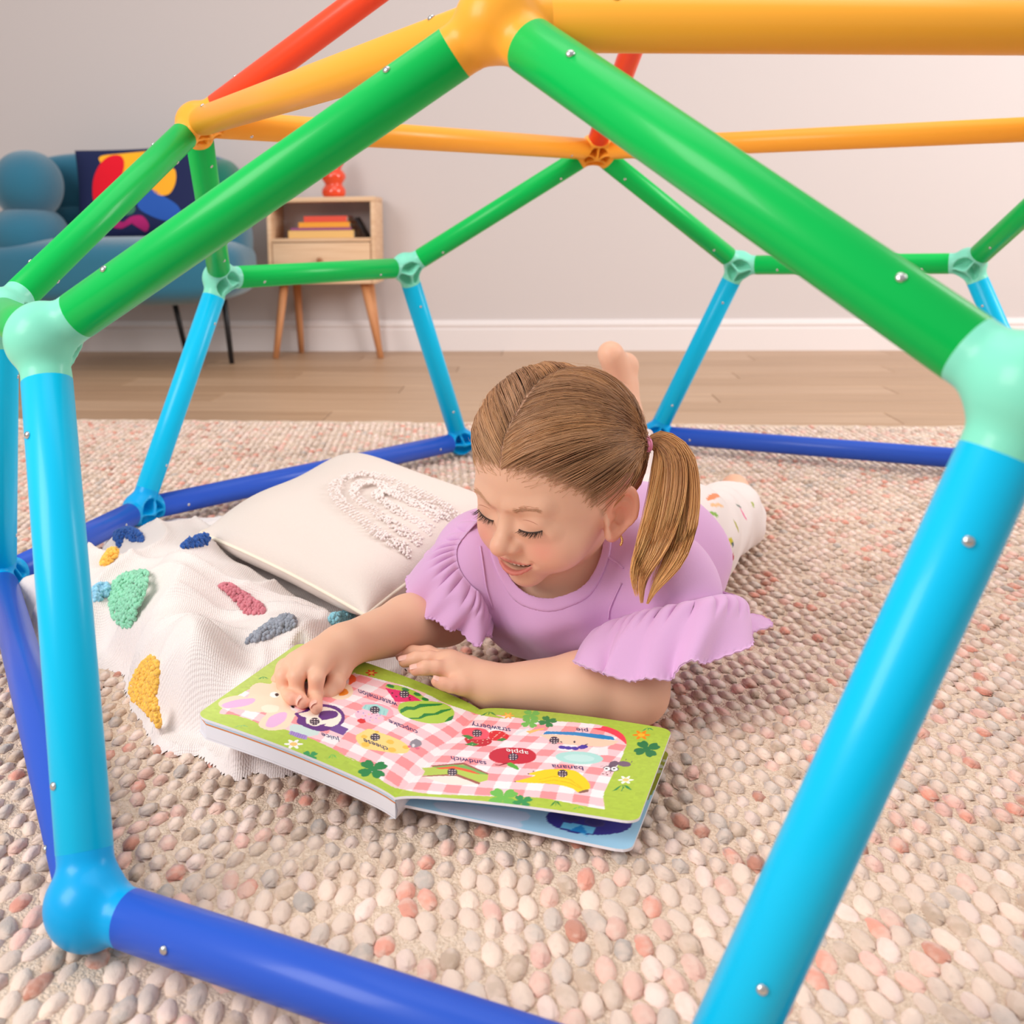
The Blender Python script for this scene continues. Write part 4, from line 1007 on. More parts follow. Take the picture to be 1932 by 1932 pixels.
# rainbow arcs: rows of little loops on the top face
def pil_uv(x, y):
    a, b = 0., 0.
    for _ in range(25):
        f0 = proj(pmap(np.array([a]), np.array([b]), .0))[0]; e = 1e-3
        ja = (proj(pmap(np.array([a+e]), np.array([b])))[0]-f0)/e; jb = (proj(pmap(np.array([a]), np.array([b+e])))[0]-f0)/e
        r = np.array([x, y])-f0; d_ = np.linalg.lstsq(np.column_stack([ja, jb]), r, rcond=None)[0]; a += float(np.clip(d_[0], -.2, .2)); b += float(np.clip(d_[1], -.2, .2)); a = max(-.97, min(.97, a)); b = max(-.97, min(.97, b))
    return a, b
arcs = [[(775, 1044), (735, 1020), (690, 990), (640, 945), (632, 918), (660, 900), (700, 896), (760, 915), (820, 945), (868, 978)],
        [(795, 1025), (755, 1000), (715, 972), (672, 938), (672, 918), (700, 910), (745, 925), (800, 952), (845, 985)],
        [(815, 1005), (785, 985), (750, 965), (712, 938), (722, 926), (750, 935), (790, 958), (828, 982)]]
for ar in arcs:
    uv_ = np.array([pil_uv(x, y) for x, y in ar]); cv_ = resample(uv_, 110); n_ = 520
    k_ = RNG.integers(0, len(cv_), n_); w_ = RNG.uniform(-1, 1, n_)
    tg = np.gradient(cv_, axis=0); tg /= np.linalg.norm(tg, axis=1)[:, None]+1e-9; nn = np.column_stack([-tg[:, 1], tg[:, 0]])
    q_ = np.clip(cv_[k_]+nn[k_]*(w_*.055)[:, None], -.98, .98); S = pmap(q_[:, 0], q_[:, 1], .0016)
    iv, fi = ico(); V = (iv[None]*(.0017*RNG.uniform(.7, 1.4, (n_, 1, 1)))+S[:, None]).reshape(-1, 3); F = (fi[None]+(np.arange(n_)*len(iv))[:, None, None]).reshape(-1, 3)
    o = mesh_obj('tufted_arc', V, F, mat('white_yarn', (242, 229, 225), .95, .1, sheen=.3), pl_); o['kind'] = 'stuff'
# ================================================================ the girl
HA = np.array([[-0.72625732, -0.67240899, -0.14288614], [0.68069564, -0.67443462, -0.28599196], [0.0959362, -0.30496573, 0.94751895]])   # columns: her right, face forward, up
HT = np.array([0.1241, 1.1027, 0.2137])
def h2w(p): return np.asarray(p, float) @ HA.T + HT
def w2h(p): return (np.asarray(p, float)-HT) @ HA
girl = empty('person', (.22, 1.3, 0)); tag(girl, 'young girl in a lilac ruffled top lying on the rug pointing at a book', 'person')
nrm = lambda v: np.asarray(v, float)/np.linalg.norm(v)
# --- skeleton (world)
SHL, ELL, WRL = np.array([.235, 1.125, .118]), np.array([.196, 1.034, .032]), np.array([.058, 1.038, .036])
SHR, ELR, WRR = np.array([.060, 1.175, .130]), np.array([.014, 1.165, .066]), ony(652, 1216, 1.045)
HIPL, KNL, ANL = np.array([.335, 1.42, .068]), np.array([.440, 1.62, .046]), np.array([.497, 1.78, .034])
HIPR, KNR, ANR = np.array([.25, 1.47, .078]), np.array([.315, 1.69, .050]), np.array([.298, 1.735, .228])
lat = nrm((.97, -.22, 0)); spn = nrm((.46, .89, 0)); TF = np.column_stack([lat, np.cross((0, 0, 1), lat), (0, 0, 1)])
TF2 = np.column_stack([nrm((.86, -.5, 0)), nrm((.5, .86, 0)), (0, 0, 1)])
def torso(p):
    d = s_ell(p, (.150, 1.192, .086), (.103, .105, .080), TF)
    d = smin(d, s_sph(p, (.128, 1.140, .098), .050), .03)
    d = smin(d, s_ell(p, (.228, 1.30, .082), (.092, .13, .076), TF2), .05)
    d = smin(d, s_ell(p, (.292, 1.42, .082), (.094, .105, .076), TF2), .05)
    d = smin(d, s_cap(p, (.12, 1.17, .122), SHR, .046, .044), .03)
    d = smin(d, s_cap(p, (.18, 1.155, .120), SHL, .050, .047), .03)
    return d
NB = np.array([.152, 1.165, .110])
NH = h2w((0, -.016, -.034))
def neck(p): return s_cap(p, NB, NH, .046, .043)
# ---------------------------------------------------------------- head (head coordinates, metres)
MX = -.0028
def zc(x): return -.0405+10.0*(x-MX)**2
def gap(x): return np.maximum(.0044*(1-((x-MX)/.0185)**2), 0)
lipx = np.linspace(-.0195, .0195, 9)+MX
UP = [(x, .0790-15*x*x, zc(x)+gap(x)+.0010) for x in lipx]; LO = [(x, .0800-15*x*x, zc(x)-gap(x)-.0022) for x in lipx]
UR = [.0007+.0010*(1-((x-MX)/.0195)**2) for x in lipx]; LR = [.0008+.0018*(1-((x-MX)/.0195)**2) for x in lipx]
def ear(p):
    # p already mirrored so the ear sits at +x
    n = nrm((.90, .44, .05)); u = nrm((.05, -.34, .94)); u = nrm(u-n*(u@n)); f = np.cross(u, n); f = f if f[1] > 0 else -f
    q = p-np.array([.0735, -.0075, -.005]); a, b, c = q@n, q@f, q@u
    low = np.clip((-.004-c)/.02, 0, 1); bs_ = b-.004*low
    w = .0165-.0055*low
    e = np.sqrt((bs_/w)**2+(c/.0265)**2)
    disc = np.maximum((e-1)*.016, np.abs(a+.0012)-.0034)
    rim = np.sqrt(((e-.93)*.016)**2+(a-.0040)**2)-np.where(c > -.012, .0031, .0022)
    d = smin(disc, rim, .003)
    conch = np.sqrt(((b+.0002)/.0082)**2+((c+.004)/.0105)**2+((a-.0036)/.0058)**2)-1
    d = smax(d, -conch*.005, .0015)
    anti = np.sqrt(((np.sqrt(((b+.001)/.0098)**2+((c+.0015)/.0145)**2)-1)*.011)**2+(a-.0022)**2)-.0016
    d = smin(d, np.where(b < .004, anti, 9.), .002)
    lobe = np.sqrt(((b-.0045)/.0078)**2+((c+.0225)/.0085)**2+((a-.0006)/.0042)**2)-1
    d = smin(d, lobe*.0045, .004)
    trag = s_sph(q, n*.0020+f*.0105-u*.004, .0038)
    return smin(d, trag, .004)
def head(p):
    q = p.copy(); q[:, 0] = np.abs(q[:, 0])
    d = s_ell(q, (0, -.012, .039), (.0755, .0895, .0845))
    d = smin(d, s_ell(q, (0, .017, .004), (.0625, .0590, .062)), .014)
    d = smin(d, s_ell(q, (0, .020, -.029), (.0500, .047, .043)), .02)
    d = smin(d, s_ell(q, (0, .050, -.036), (.031, .0275, .027)), .014)
    d = smin(d, s_sph(q, (.0345, .0450, -.0240), .0240), .018)
    d = smin(d, s_ell(q, (0, .0575, -.0630), (.0165, .0140, .0125)), .014)
    # brow and sockets
    d = smin(d, s_cap(q, (.010, .0700, .0265), (.036, .0615, .0285), .0075, .007), .012)
    d = smax(d, -s_ell(q, (.0275, .0870, .0130), (.0175, .0125, .0105)), .010)
    d = smax(d, -s_ell(q, (.0105, .0855, .0125), (.0075, .0110, .010)), .008)
    d = smin(d, s_ell(q, (.0285, .0600, .0120), (.0150, .0140, .0125)), .0045)
    # smile: lower lid bag and cheek lift, nasolabial fold
    d = smin(d, s_cap(q, (.017, .0660, -.0010), (.040, .0590, .0010), .0060, .006), .010)
    # nose
    nose = s_cap(q, (0, .0690, .0150), (0, .0835, -.0080), .0072, .0082)
    nose = smin(nose, s_sph(q, (0, .0888, -.0125), .0098), .006)
    nose = smin(nose, s_ell(q, (.0100, .0800, -.0155), (.0068, .0082, .0062)), .005)
    nose = smax(nose, -s_ell(q, (.0050, .0850, -.0212), (.0026, .0034, .0024)), .002)
    d = smin(d, nose, .007)
    # mouth
    x = p[:, 0]; z = p[:, 2]
    ml = np.abs(x) < .03
    lip = np.full(len(p), 9.)
    mm = ml & (z < -.02) & (z > -.06) & (p[:, 1] > .05)
    if mm.any():
        pm = p[mm]; lip[mm] = np.minimum(s_chain(pm, UP, UR, .002), s_chain(pm, LO, LR, .002))
    d = smin(d, lip, .0030)
    g = gap(x); slit = np.maximum(np.maximum(np.abs(z-zc(x))-g, np.abs(x-MX)-.0185), .062-p[:, 1])
    d = smax(d, -slit, .0012)
    # dimple at the mouth corner
    d = smax(d, -s_ell(p, (MX-.0222, .0745, -.0365), (.0026, .0035, .0045)), .004)
    d = smin(d, ear(q), .0045)
    return d
def skin_head(p):                      # head coordinates
    w = h2w(p)
    d = smin(head(p), neck(w), .016)
    return smin(d, torso(w)+.0075, .02)
# ---------------------------------------------------------------- hands and arms (world)
def fing(pix): return [ony(x, y, Y) for x, y, Y in pix]
page_tip = page_left(*page_hit(np.array([[597., 1346.], [571., 1336.], [552., 1330.]]), page_left).T)
tipR = page_tip+np.array([0, 0, .0055])
RI = fing([(606, 1250, 1.000), (597, 1281, .984), (594, 1316, .982)])+[tipR[0]]
RM = fing([(580, 1247, 1.003), (559, 1276, .985), (560, 1311, .983)])+[tipR[1]]
RR_ = fing([(556, 1253, 1.010), (534, 1276, .994), (537, 1308, .992)])+[tipR[2]]
RP = fing([(540, 1262, 1.022), (524, 1285, 1.008), (532, 1311, 1.004), (548, 1326, 1.002)])
RT = fing([(640, 1262, 1.020), (634, 1290, 1.000), (618, 1309, .992), (604, 1318, .994)])
LI = fing([(847, 1247, 1.064), (808, 1232, 1.072), (779, 1231, 1.077), (757, 1238, 1.080)])
LM = fing([(849, 1255, 1.051), (812, 1243, 1.053), (786, 1243, 1.055), (763, 1248, 1.056)])
LR_ = fing([(856, 1268, 1.036), (824, 1260, 1.032), (802, 1260, 1.031), (784, 1264, 1.031)])
LP = fing([(872, 1292, 1.022), (850, 1294, 1.014), (836, 1290, 1.013), (823, 1286, 1.013)])
LT = fing([(890, 1262, 1.066), (862, 1258, 1.085), (838, 1250, 1.096)])
def hand(p, W, fings, thumb, rf=.0074):
    d = None
    palm = s_chain(p, [W, fings[1][0]], [.0165, .0125], .01)
    for i, f_ in enumerate(fings):
        palm = smin(palm, s_cap(p, W+(f_[0]-W)*.28, f_[0], .0125, .0098), .012)
    palm = smin(palm, s_cap(p, W+(thumb[0]-W)*.2, thumb[0], .0135, .0115), .012)
    d = palm
    fg = None
    for i, f_ in enumerate(fings):
        k = (1.0, 1.03, .98, .86)[i]; c = s_chain(p, f_, [rf*1.06*k, rf*1.0*k, rf*.93*k, rf*.80*k], .003)
        fg = c if fg is None else smin(fg, c, .0016)
    t = s_chain(p, thumb, [rf*1.3, rf*1.12, rf*1.02, rf*.85][:len(thumb)], .004)
    fg = smin(fg, t, .0018)
    return smin(d, fg, .007)
def armL(p):
    a = s_chain(p, [SHL+np.array([0,.02,-.012]), ELL], [.028, .032], .02)
    m_ = ELL+(WRL-ELL)*.35
    a = smin(a, s_chain(p, [ELL+np.array([-.004, 0, .0015]), m_+np.array([0, -.001, .005]), WRL], [.0315, .0315, .0205], .012), .014)
    return smin(a, hand(p, WRL, [LI, LM, LR_, LP], LT), .012)
def armR(p):
    a = s_chain(p, [SHR, ELR], [.036, .032], .02)
    m_ = ELR+(WRR-ELR)*.38
    a = smin(a, s_chain(p, [ELR, m_, WRR], [.031, .0295, .0200], .012), .014)
    return smin(a, hand(p, WRR, [RI, RM, RR_, RP], RT), .012)
# nails are flattened caps added as parts below
def legs(p):
    d = s_chain(p, [HIPL, KNL, ANL], [.062, .044, .027], .02)
    d = smin(d, s_chain(p, [HIPR, KNR, ANR], [.062, .044, .026], .02), .03)
    fr, lf = feet_pts()
    d = smin(d, s_chain(p, [ANL]+lf, [.022, .021, .016, .011], .01), .012)
    hb, bb, tb = fr
    d = smin(d, s_cap(p, ANR, hb, .022, .0165), .014)
    d = smin(d, s_cap(p, ANR, bb, .021, .017), .014)
    d = smin(d, s_cap(p, hb, bb, .015, .015), .016)
    d = smin(d, s_cap(p, bb, tb, .016, .011), .01)
    return d
def feet_pts():
    hb = ony(1152, 668, 1.690); bb = ony(1180, 690, 1.742); tb = ony(1176, 690, 1.80)
    lf = [ANL+np.array([.006, .035, .012]), ANL+np.array([.020, .075, -.006]), ANL+np.array([.030, .125, -.018])]
    return (hb, bb, tb), lf
pieces = []
V, F = surface_nets(skin_head, (-.090, -.112, -.150), (.090, .104, .128), .0015)
V = smooth_vf(V, F, 1, .35); VH = V.copy(); pieces.append((h2w(V), F))
def region(fn, pts, pad, h, it=1):
    P = np.array(pts); V, F = surface_nets(fn, P.min(0)-pad, P.max(0)+pad, h); return smooth_vf(V, F, it, .4), F
pieces.append(region(armL, [SHL, ELL, WRL]+LI+LM+LR_+LP+LT, .045, .0017))
pieces.append(region(armR, [SHR, ELR, WRR]+RI+RM+RR_+RP+RT, .045, .0017))
pieces.append(region(lambda p: smin(torso(p)+.008, legs(p), .03), [(.0, 1.07, .01), (.35, 1.40, .17), HIPL, KNL, ANL, HIPR, KNR, ANR]+list(feet_pts()[0])+feet_pts()[1], .05, .003))
# skin colour: pigment only
def skin_cols(W, which):
    c = np.tile(np.array(lin((239, 187, 158))), (len(W), 1))
    def mixin(mask, col):
        nonlocal c; m = np.clip(mask, 0, 1)[:, None]; c = c*(1-m)+np.array(lin(col))*m
    if which == 0:
        q = w2h(W); ax = np.abs(q[:, 0])
        mixin(.62*np.exp(-(((ax-.037)/.017)**2+((q[:, 2]+.017)/.015)**2))*(q[:, 1] > .03), (238, 152, 134))
        mixin(.35*np.exp(-((q[:, 0]/.010)**2+((q[:, 2]+.011)/.009)**2))*(q[:, 1] > .075), (240, 160, 138))
        mixin(.55*np.clip((ax-.066)/.006, 0, 1)*(q[:, 2] < .03)*(q[:, 2] > -.04)*(q[:, 1] < .01), (238, 146, 118))
        # lips
        lip = np.minimum(s_chain(q, UP, UR, .002), s_chain(q, LO, LR, .002)); mixin(.8*np.clip((.0010-lip)/.0010, 0, 1)*(q[:, 1] > .055), (206, 104, 98))
        ins = (np.abs(q[:, 2]-zc(q[:, 0])) < gap(q[:, 0])*.9+.0002) & (np.abs(q[:, 0]-MX) < .018) & (q[:, 1] > .055) & (q[:, 1] < .0775-14*q[:, 0]**2)
        c[ins] = lin((84, 28, 28))
        # eyelid tint
        mixin(.30*np.exp(-(((ax-.0285)/.012)**2+((q[:, 2]-.013)/.007)**2))*(q[:, 1] > .05), (226, 164, 142))
        # hair roots: scalp pigment fading in behind the hairline
        hm = hair_mask(q); mixin(hm*.93, (150, 114, 84))
    else:
        for f_ in ([LI, LM, LR_, LP] if which == 1 else [RI, RM, RR_, RP, RT] if which == 2 else []):
            for pt, s_ in ((f_[-1], .5), (f_[0], .16), (f_[1], .22)):
                mixin(s_*np.exp(-(np.linalg.norm(W-pt, axis=1)/.008)**2), (236, 146, 130))
        if which == 1: mixin(.2*np.exp(-(np.linalg.norm(W-ELL, axis=1)/.03)**2), (236, 160, 140))
    return c
def hair_mask(q):
    """0..1 over head coordinates: inside the hairline"""
    x, y, z = q[:, 0], q[:, 1], q[:, 2]; ax = np.abs(x)
    # front hairline height as a function of how far round the side we are
    th = np.arctan2(ax, y+.02)                      # 0 front, pi/2 side
    zl = np.interp(th, [0, .35, .62, .85, 1.0, 1.12, 1.30, 1.5, 1.75, 2.1, 2.6, 3.2], [.064, .061, .052, .036, .016, -.006, -.006, .022, .026, -.018, -.046, -.050])
    d = (z-zl)+.0022*np.sin(th*90)*np.sin(z*700)
    m = np.clip(d/.026, 0, 1)*(1-.75*np.exp(-(x/.0018)**2)*(z > .05))
    # ears stay skin
    m = m*(1-((ax > .0685) & (y < .020) & (y > -.040) & (z < .030)))
    return m*(z > -.055)
Vs, Fs, Cs = [], [], []; n0 = 0
for k, (v, f_) in enumerate(pieces):
    Vs.append(v); Fs.append(f_+n0); Cs.append(skin_cols(v, k)); n0 += len(v)
m_skin = mat('skin', (240, 195, 170), .46, .35, color_node='attr', sss=(.16, (.9, .35, .2), .006), bump=(900, .06, .0006, 2))
body = mesh_obj('body', np.concatenate(Vs), np.concatenate(Fs), m_skin, girl, cols=np.concatenate(Cs))

def to_surf(p, fn, it=14):
    p = np.array(p, float); e = 2e-4
    for _ in range(it):
        d = fn(p); g = np.stack([fn(p+np.eye(3)[k]*e)-fn(p-np.eye(3)[k]*e) for k in range(3)], 1)/(2*e)
        p = p-(d/(np.sum(g*g, 1)+1e-6))[:, None]*g*.8
    return p, g/np.linalg.norm(g, axis=1)[:, None]
# --- eyes: lash line, lashes, lid crease; brows
m_lash = mat('lash_brown', (66, 46, 38), .6); m_brow = mat('brow_brown', (220, 170, 136), .7)
def strands(name, curves, radii, m, parent, seg=3, cols=None):
    """curves: (n,k,3); radii (k,) or (n,k)"""
    Cv = np.asarray(curves, float); n, k, _ = Cv.shape; radii = np.broadcast_to(radii, (n, k))
    t = np.gradient(Cv, axis=1); t /= np.linalg.norm(t, axis=2, keepdims=True)+1e-12
    ref = np.array([.31, .22, .92]); u = np.cross(t, ref); u /= np.linalg.norm(u, axis=2, keepdims=True)+1e-9; v = np.cross(t, u)
    a = np.linspace(0, 2*np.pi, seg, endpoint=False)
    V = Cv[:, :, None]+radii[:, :, None, None]*(np.cos(a)[:, None]*u[:, :, None]+np.sin(a)[:, None]*v[:, :, None])
    V = V.reshape(-1, 3)
    i, j, s = np.meshgrid(np.arange(n), np.arange(k-1), np.arange(seg), indexing='ij')
    b = i*k*seg+j*seg; F = np.stack([b+s, b+(s+1) % seg, b+seg+(s+1) % seg, b+seg+s], -1).reshape(-1, 4)
    c = None if cols is None else np.repeat(np.asarray(cols).reshape(n*k, 3), seg, 0)
    return mesh_obj(name, V, F, m, parent, cols=c)
for sd in (-1, 1):
    tt = np.linspace(-1, 1, 25); L0 = np.column_stack([sd*(.0285+.0128*tt), np.full(25, .076)-.004*(tt > 0)*tt**2, .0062-.0032*np.cos(tt*1.35)+.0010*tt])
    L1, Ng = to_surf(L0, head)
    V, F = tube_vf(h2w(L1+Ng*.0001), .00055+.00025*np.cos(tt*1.4), 6); mesh_obj('lash_line', V, F, m_lash, body)
    cs = []
    for q in range(80):
        s_ = RNG.uniform(-.95, 1.0); i_ = (s_+1)/2*24; i0 = int(min(i_, 23)); f_ = i_-i0; b0 = L1[i0]*(1-f_)+L1[i0+1]*f_
        ln = RNG.uniform(.0055, .0088)*(.75+.35*(s_+1)/2)
        dr_ = nrm(np.array([sd*s_*.55, .75, -.55])+RNG.normal(0, .10, 3)); tv = np.linspace(0, 1, 6)
        cs.append(b0+np.outer(tv*ln, dr_)+np.outer((tv**2)*ln*.30, np.array([0, .25, .8])))
    strands('lashes', h2w(np.array(cs)), np.linspace(.00024, .00006, 6), m_lash, body)
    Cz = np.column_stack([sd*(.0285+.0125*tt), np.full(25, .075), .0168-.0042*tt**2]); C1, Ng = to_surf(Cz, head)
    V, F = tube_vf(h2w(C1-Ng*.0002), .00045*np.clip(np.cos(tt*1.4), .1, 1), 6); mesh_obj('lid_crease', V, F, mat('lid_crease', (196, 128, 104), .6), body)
    sb = RNG.uniform(0, 1, 170); B0 = np.column_stack([sd*(.013+.030*sb), np.full(170, .078), .0250+.0060*np.sin(sb*2.2)+RNG.normal(0, .0016, 170)])
    B1, G1_ = to_surf(B0, head, 8); DR = np.column_stack([np.full(170, sd*1.0), -.35*sb, .28-.5*sb])+RNG.normal(0, .12, (170, 3)); DR /= np.linalg.norm(DR, axis=1)[:, None]
    DR = DR-G1_*np.sum(DR*G1_, 1)[:, None]+G1_*.10; bs_ = B1[:, None]+(np.linspace(0, 1, 4)[None, :]*RNG.uniform(.0035, .006, (170, 1)))[:, :, None]*DR[:, None]
    strands('eyebrow', h2w(np.array(bs_)), np.array([.00013, .00016, .00012, .00004]), m_brow, body)
# --- teeth: row of upper teeth just behind the lip
tv = []
for i_, x_ in enumerate(np.linspace(-.0135, .0135, 7)+MX):
    V, F = superell((x_, .0745-15*x_*x_, zc(x_)+gap(x_)*.3+.0012), (.0022, .0014, .0030), .5, .5, 12, 8, 0)
    mesh_obj('tooth', h2w(V), F, mat('tooth_enamel', (244, 234, 220), .25, .5, coat=.3), body)
# --- finger nails
m_nail = mat('nail', (246, 192, 176), .3, .5, coat=.2)
def nail(f_, upv, r):
    tip, dip = np.asarray(f_[-1]), np.asarray(f_[-2]); d_ = nrm(tip-dip); u_ = nrm(upv-d_*(np.asarray(upv)@d_)); s_ = np.cross(d_, u_)
    V = []; n_ = 9
    for i in range(n_):
        for j in range(n_):
            a, b = (i/(n_-1)*2-1), (j/(n_-1)*2-1); w = math.sqrt(max(0, 1-abs(a)**3*.5)); ang_ = b*.78*w
            V.append(tip+d_*(a*r*.72+r*.10)+(r*1.00)*(math.cos(ang_)*u_+math.sin(ang_)*s_)-u_*r*.12*(a > .5)*(a-.5)*2)
    F = [(i*n_+j, (i+1)*n_+j, (i+1)*n_+j+1, i*n_+j+1) for i in range(n_-1) for j in range(n_-1)]
    mesh_obj('fingernail', V, F, m_nail, body)
outR = nrm((-.1, -.75, .35)); outL = nrm((0, -.2, .95))
for f_, k in ((RI, 1.), (RM, 1.03)): nail(f_, outR, .0074*.80*k+.0002)
for f_, k in ((LI, 1.), (LM, 1.03), (LR_, .98), (LP, .86)): nail(f_, outL, .0074*.80*k+.0002)
# --- earring
lob = h2w(to_surf(np.array([[-.0735, -.0085, -.0310]]), head)[0])[0]
er = []
for i in range(7):
    a = math.pi*(i/6)-.2; c_ = lob+np.array([.0006, -.0028, -.0012])+np.array([.0012*math.sin(a), -.001*math.sin(a), -.0016*i+.001])
    V, F = superell(c_, (.00135,)*3, 1, 1, 12, 8); er.append((V, F))
V = np.concatenate([v for v, f_ in er]); F = np.concatenate([f_+i*len(er[0][0]) for i, (v, f_) in enumerate(er)])
mesh_obj('earring', V, F, mat('gold', (236, 190, 120), .2, .5, metal=1), girl)
# ---------------------------------------------------------------- clothes
m_lilac = mat('lilac_jersey', (222, 172, 216), .9, .15, sheen=.35, bump=(700, .12, .0008, 2))
nd = nrm(NH-NB)
def neck_r(p, r): t = (p-NB)@nd; return np.linalg.norm(p-NB-t[:, None]*nd, axis=1)-r
NC = NB+np.array([-.022, -.022, .0])
def neck_cyl(p, r):
    q = p-NC; t = q@nd; q = q-t[:, None]*nd; return np.linalg.norm(q, axis=1)-r
def shirt_body(p):
    d = torso(p)-.004
    # loose hem over the hips and flanks
    d = smin(d, s_ell(p, (.255, 1.30, .086), (.104, .10, .086), TF2), .03)
    d = smin(d, s_cap(p, (.19, 1.15, .118), (.240, 1.104, .100), .052, .053), .03)        # left sleeve top
    d = smin(d, s_cap(p, (.10, 1.165, .120), (.048, 1.150, .122), .050, .046), .03)       # right sleeve top
    x, y, z = p[:, 0], p[:, 1], p[:, 2]
    w = .0022*np.sin(58*x+22*y+3*np.sin(40*z))*np.exp(-((x-.15)/.07)**2)+.0018*np.sin(75*y-40*z+12*x)+.0012*np.sin(120*x+60*z)
    d = d+w*np.clip((.14-z)/.06, 0, 1)
    d = smax(d, -(z-.0035), .006)
    # cut off behind the hem
    hemc = np.array([.270, 1.315, .09]); hn = nrm((.55, .83, -.05))
    return d, (p-hemc)@hn
def shirt(p):
    d, h_ = shirt_body(p)
    inner = d+.0032
    shell = d
    d = smax(d, h_, .004)
    return smax(d, -np.maximum(neck_cyl(p, .054), -((p-NB)@nd)-.022), .004)
V, F = region(shirt, [(-.02, 1.03, .0), (.44, 1.50, .19)], .02, .0029, 2)
sh_o = mesh_obj('shirt', V, F, m_lilac, girl)
def collar(p):
    d, _ = shirt_body(p)
    r = neck_cyl(p, .0578)
    return smax(np.abs(d-.0006)-.0014, np.maximum(np.abs(r)-.0045, -((p-NB)@nd)-.035), .0012)
V, F = region(collar, [(.06, 1.05, .06), (.24, 1.25, .19)], .015, .0013, 1)
mesh_obj('collar', V, F, m_lilac, sh_o)
def ruffle(name, seam_c, hem_c, center, npl, amp, nt=300, nv=30, seed=1):
    rg = np.random.default_rng(seed)
    S = resample(seam_c, nt, True); Hm = resample(hem_c, nt, True); th = np.linspace(0, 2*np.pi, nt, endpoint=False)
    ph = rg.uniform(0, 6, 4); V = []
    c0 = np.asarray(center, float)
    rip = np.sin(npl*th+1.3*np.sin(2*th+ph[0])+ph[1])+.5*np.sin(npl*1.7*th+ph[2])
    pl = np.abs(np.sin(npl*1.9*th+1.5*np.sin(3*th+ph[3])))**.5
    for j in range(nv):
        v = j/(nv-1); P = S*(1-v)+Hm*v
        ax = nrm((Hm.mean(0)-S.mean(0))); rad = P-P.mean(0); rad = rad-np.outer(rad@ax, ax); rad /= np.linalg.norm(rad, axis=1)[:, None]+1e-9
        bul = .010*np.sin(np.pi*v**.7)+amp*rip*v**1.1+.0085*(pl-.6)*np.exp(-((v-.14)/.18)**2)*np.clip(v/.06, 0, 1)
        P = P+rad*bul[:, None]
        if j >= nv-2: P = P+rad*(.0007*np.sin(th*70+ph[1])+.0012*(j == nv-1))[:, None]+ax*(.0008*np.sin(th*53))[:, None]
        V.append(P)
    V = np.concatenate(V); n = len(V)
    # thickness
    I = np.arange(nt*nv).reshape(nv, nt); a = I[:-1]; b = np.roll(I, -1, 1)[:-1]; c = np.roll(I, -1, 1)[1:]; d = I[1:]
    Q = np.stack([a, b, c, d], -1).reshape(-1, 4)
    N = np.zeros_like(V); fn_ = np.cross(V[Q[:, 1]]-V[Q[:, 0]], V[Q[:, 3]]-V[Q[:, 0]])
    for k in range(4): np.add.at(N, Q[:, k], fn_)
    N /= np.linalg.norm(N, axis=1)[:, None]+1e-12
    V2 = np.concatenate([V+N*.0007, V-N*.0007])
    rim1 = np.stack([I[0], np.roll(I[0], -1), np.roll(I[0], -1)+n, I[0]+n], 1); rim2 = np.stack([I[-1], I[-1]+n, np.roll(I[-1], -1)+n, np.roll(I[-1], -1)], 1)
    F_ = np.concatenate([Q, Q[:, ::-1]+n, rim1, rim2])
    return mesh_obj(name, V2, F_, m_lilac, sh_o)
def shirt_hit(L):
    out = []
    for x, y, Y in L:
        d_ = ray(x, y); t_ = np.linspace(.95, 1.30, 700); P_h = CC+t_[:, None]*d_; v_ = shirt(P_h); k_ = np.argmax(v_ < 0)
        out.append(P_h[k_]-nrm(d_)*.0012 if (v_ < 0).any() else ony(x, y, Y))
    return out
pxY = lambda L: [ony(x, y, Y) for x, y, Y in L]
ruffle('sleeve_ruffle',
       shirt_hit([(1156, 1176, 1.060), (1205, 1158, 1.046), (1255, 1146, 1.043), (1310, 1133, 1.052), (1358, 1122, 1.075), (1384, 1122, 1.115)])+[np.array([.276, 1.150, .098]), np.array([.270, 1.160, .070]), np.array([.225, 1.135, .055]), np.array([.185, 1.095, .062])],
       pxY([(1092, 1252, 1.000), (1140, 1272, .985), (1192, 1286, .978), (1262, 1270, .980), (1330, 1252, .995), (1405, 1222, 1.035)])+[ony(1436, 1188, 1.085), ony(1418, 1160, 1.135), np.array([.268, 1.140, .040]), np.array([.185, 1.085, .040])],
       (.22, 1.08, .07), 6, .0072, seed=3)
ruffle('sleeve_ruffle',
       shirt_hit([(905, 984, 1.190), (880, 1008, 1.150), (862, 1036, 1.118), (866, 1072, 1.108), (886, 1102, 1.104), (908, 1122, 1.108)])+[np.array([.055, 1.150, .085]), np.array([.040, 1.185, .095]), np.array([.045, 1.205, .130])],
       pxY([(838, 1028, 1.225), (800, 1064, 1.200), (772, 1106, 1.150), (790, 1156, 1.108), (836, 1174, 1.088), (884, 1208, 1.078)])+[ony(926, 1202, 1.090), np.array([.040, 1.170, .055]), np.array([.015, 1.215, .085])],
       (.04, 1.15, .1), 6, .0065, seed=5)
for px_ in ([(1136, 1044), (1156, 1057), (1176, 1072)], [(1172, 1100), (1160, 1125), (1150, 1150), (1148, 1168)], [(906, 1030), (912, 1070), (918, 1110), (930, 1150)]):
    c_ = shirt_hit([(x, y, 1.1) for x, y in resample(px_, 14)]); V, F = tube_vf(c_, .0009, 6); mesh_obj('seam', V, F, m_lilac, sh_o)
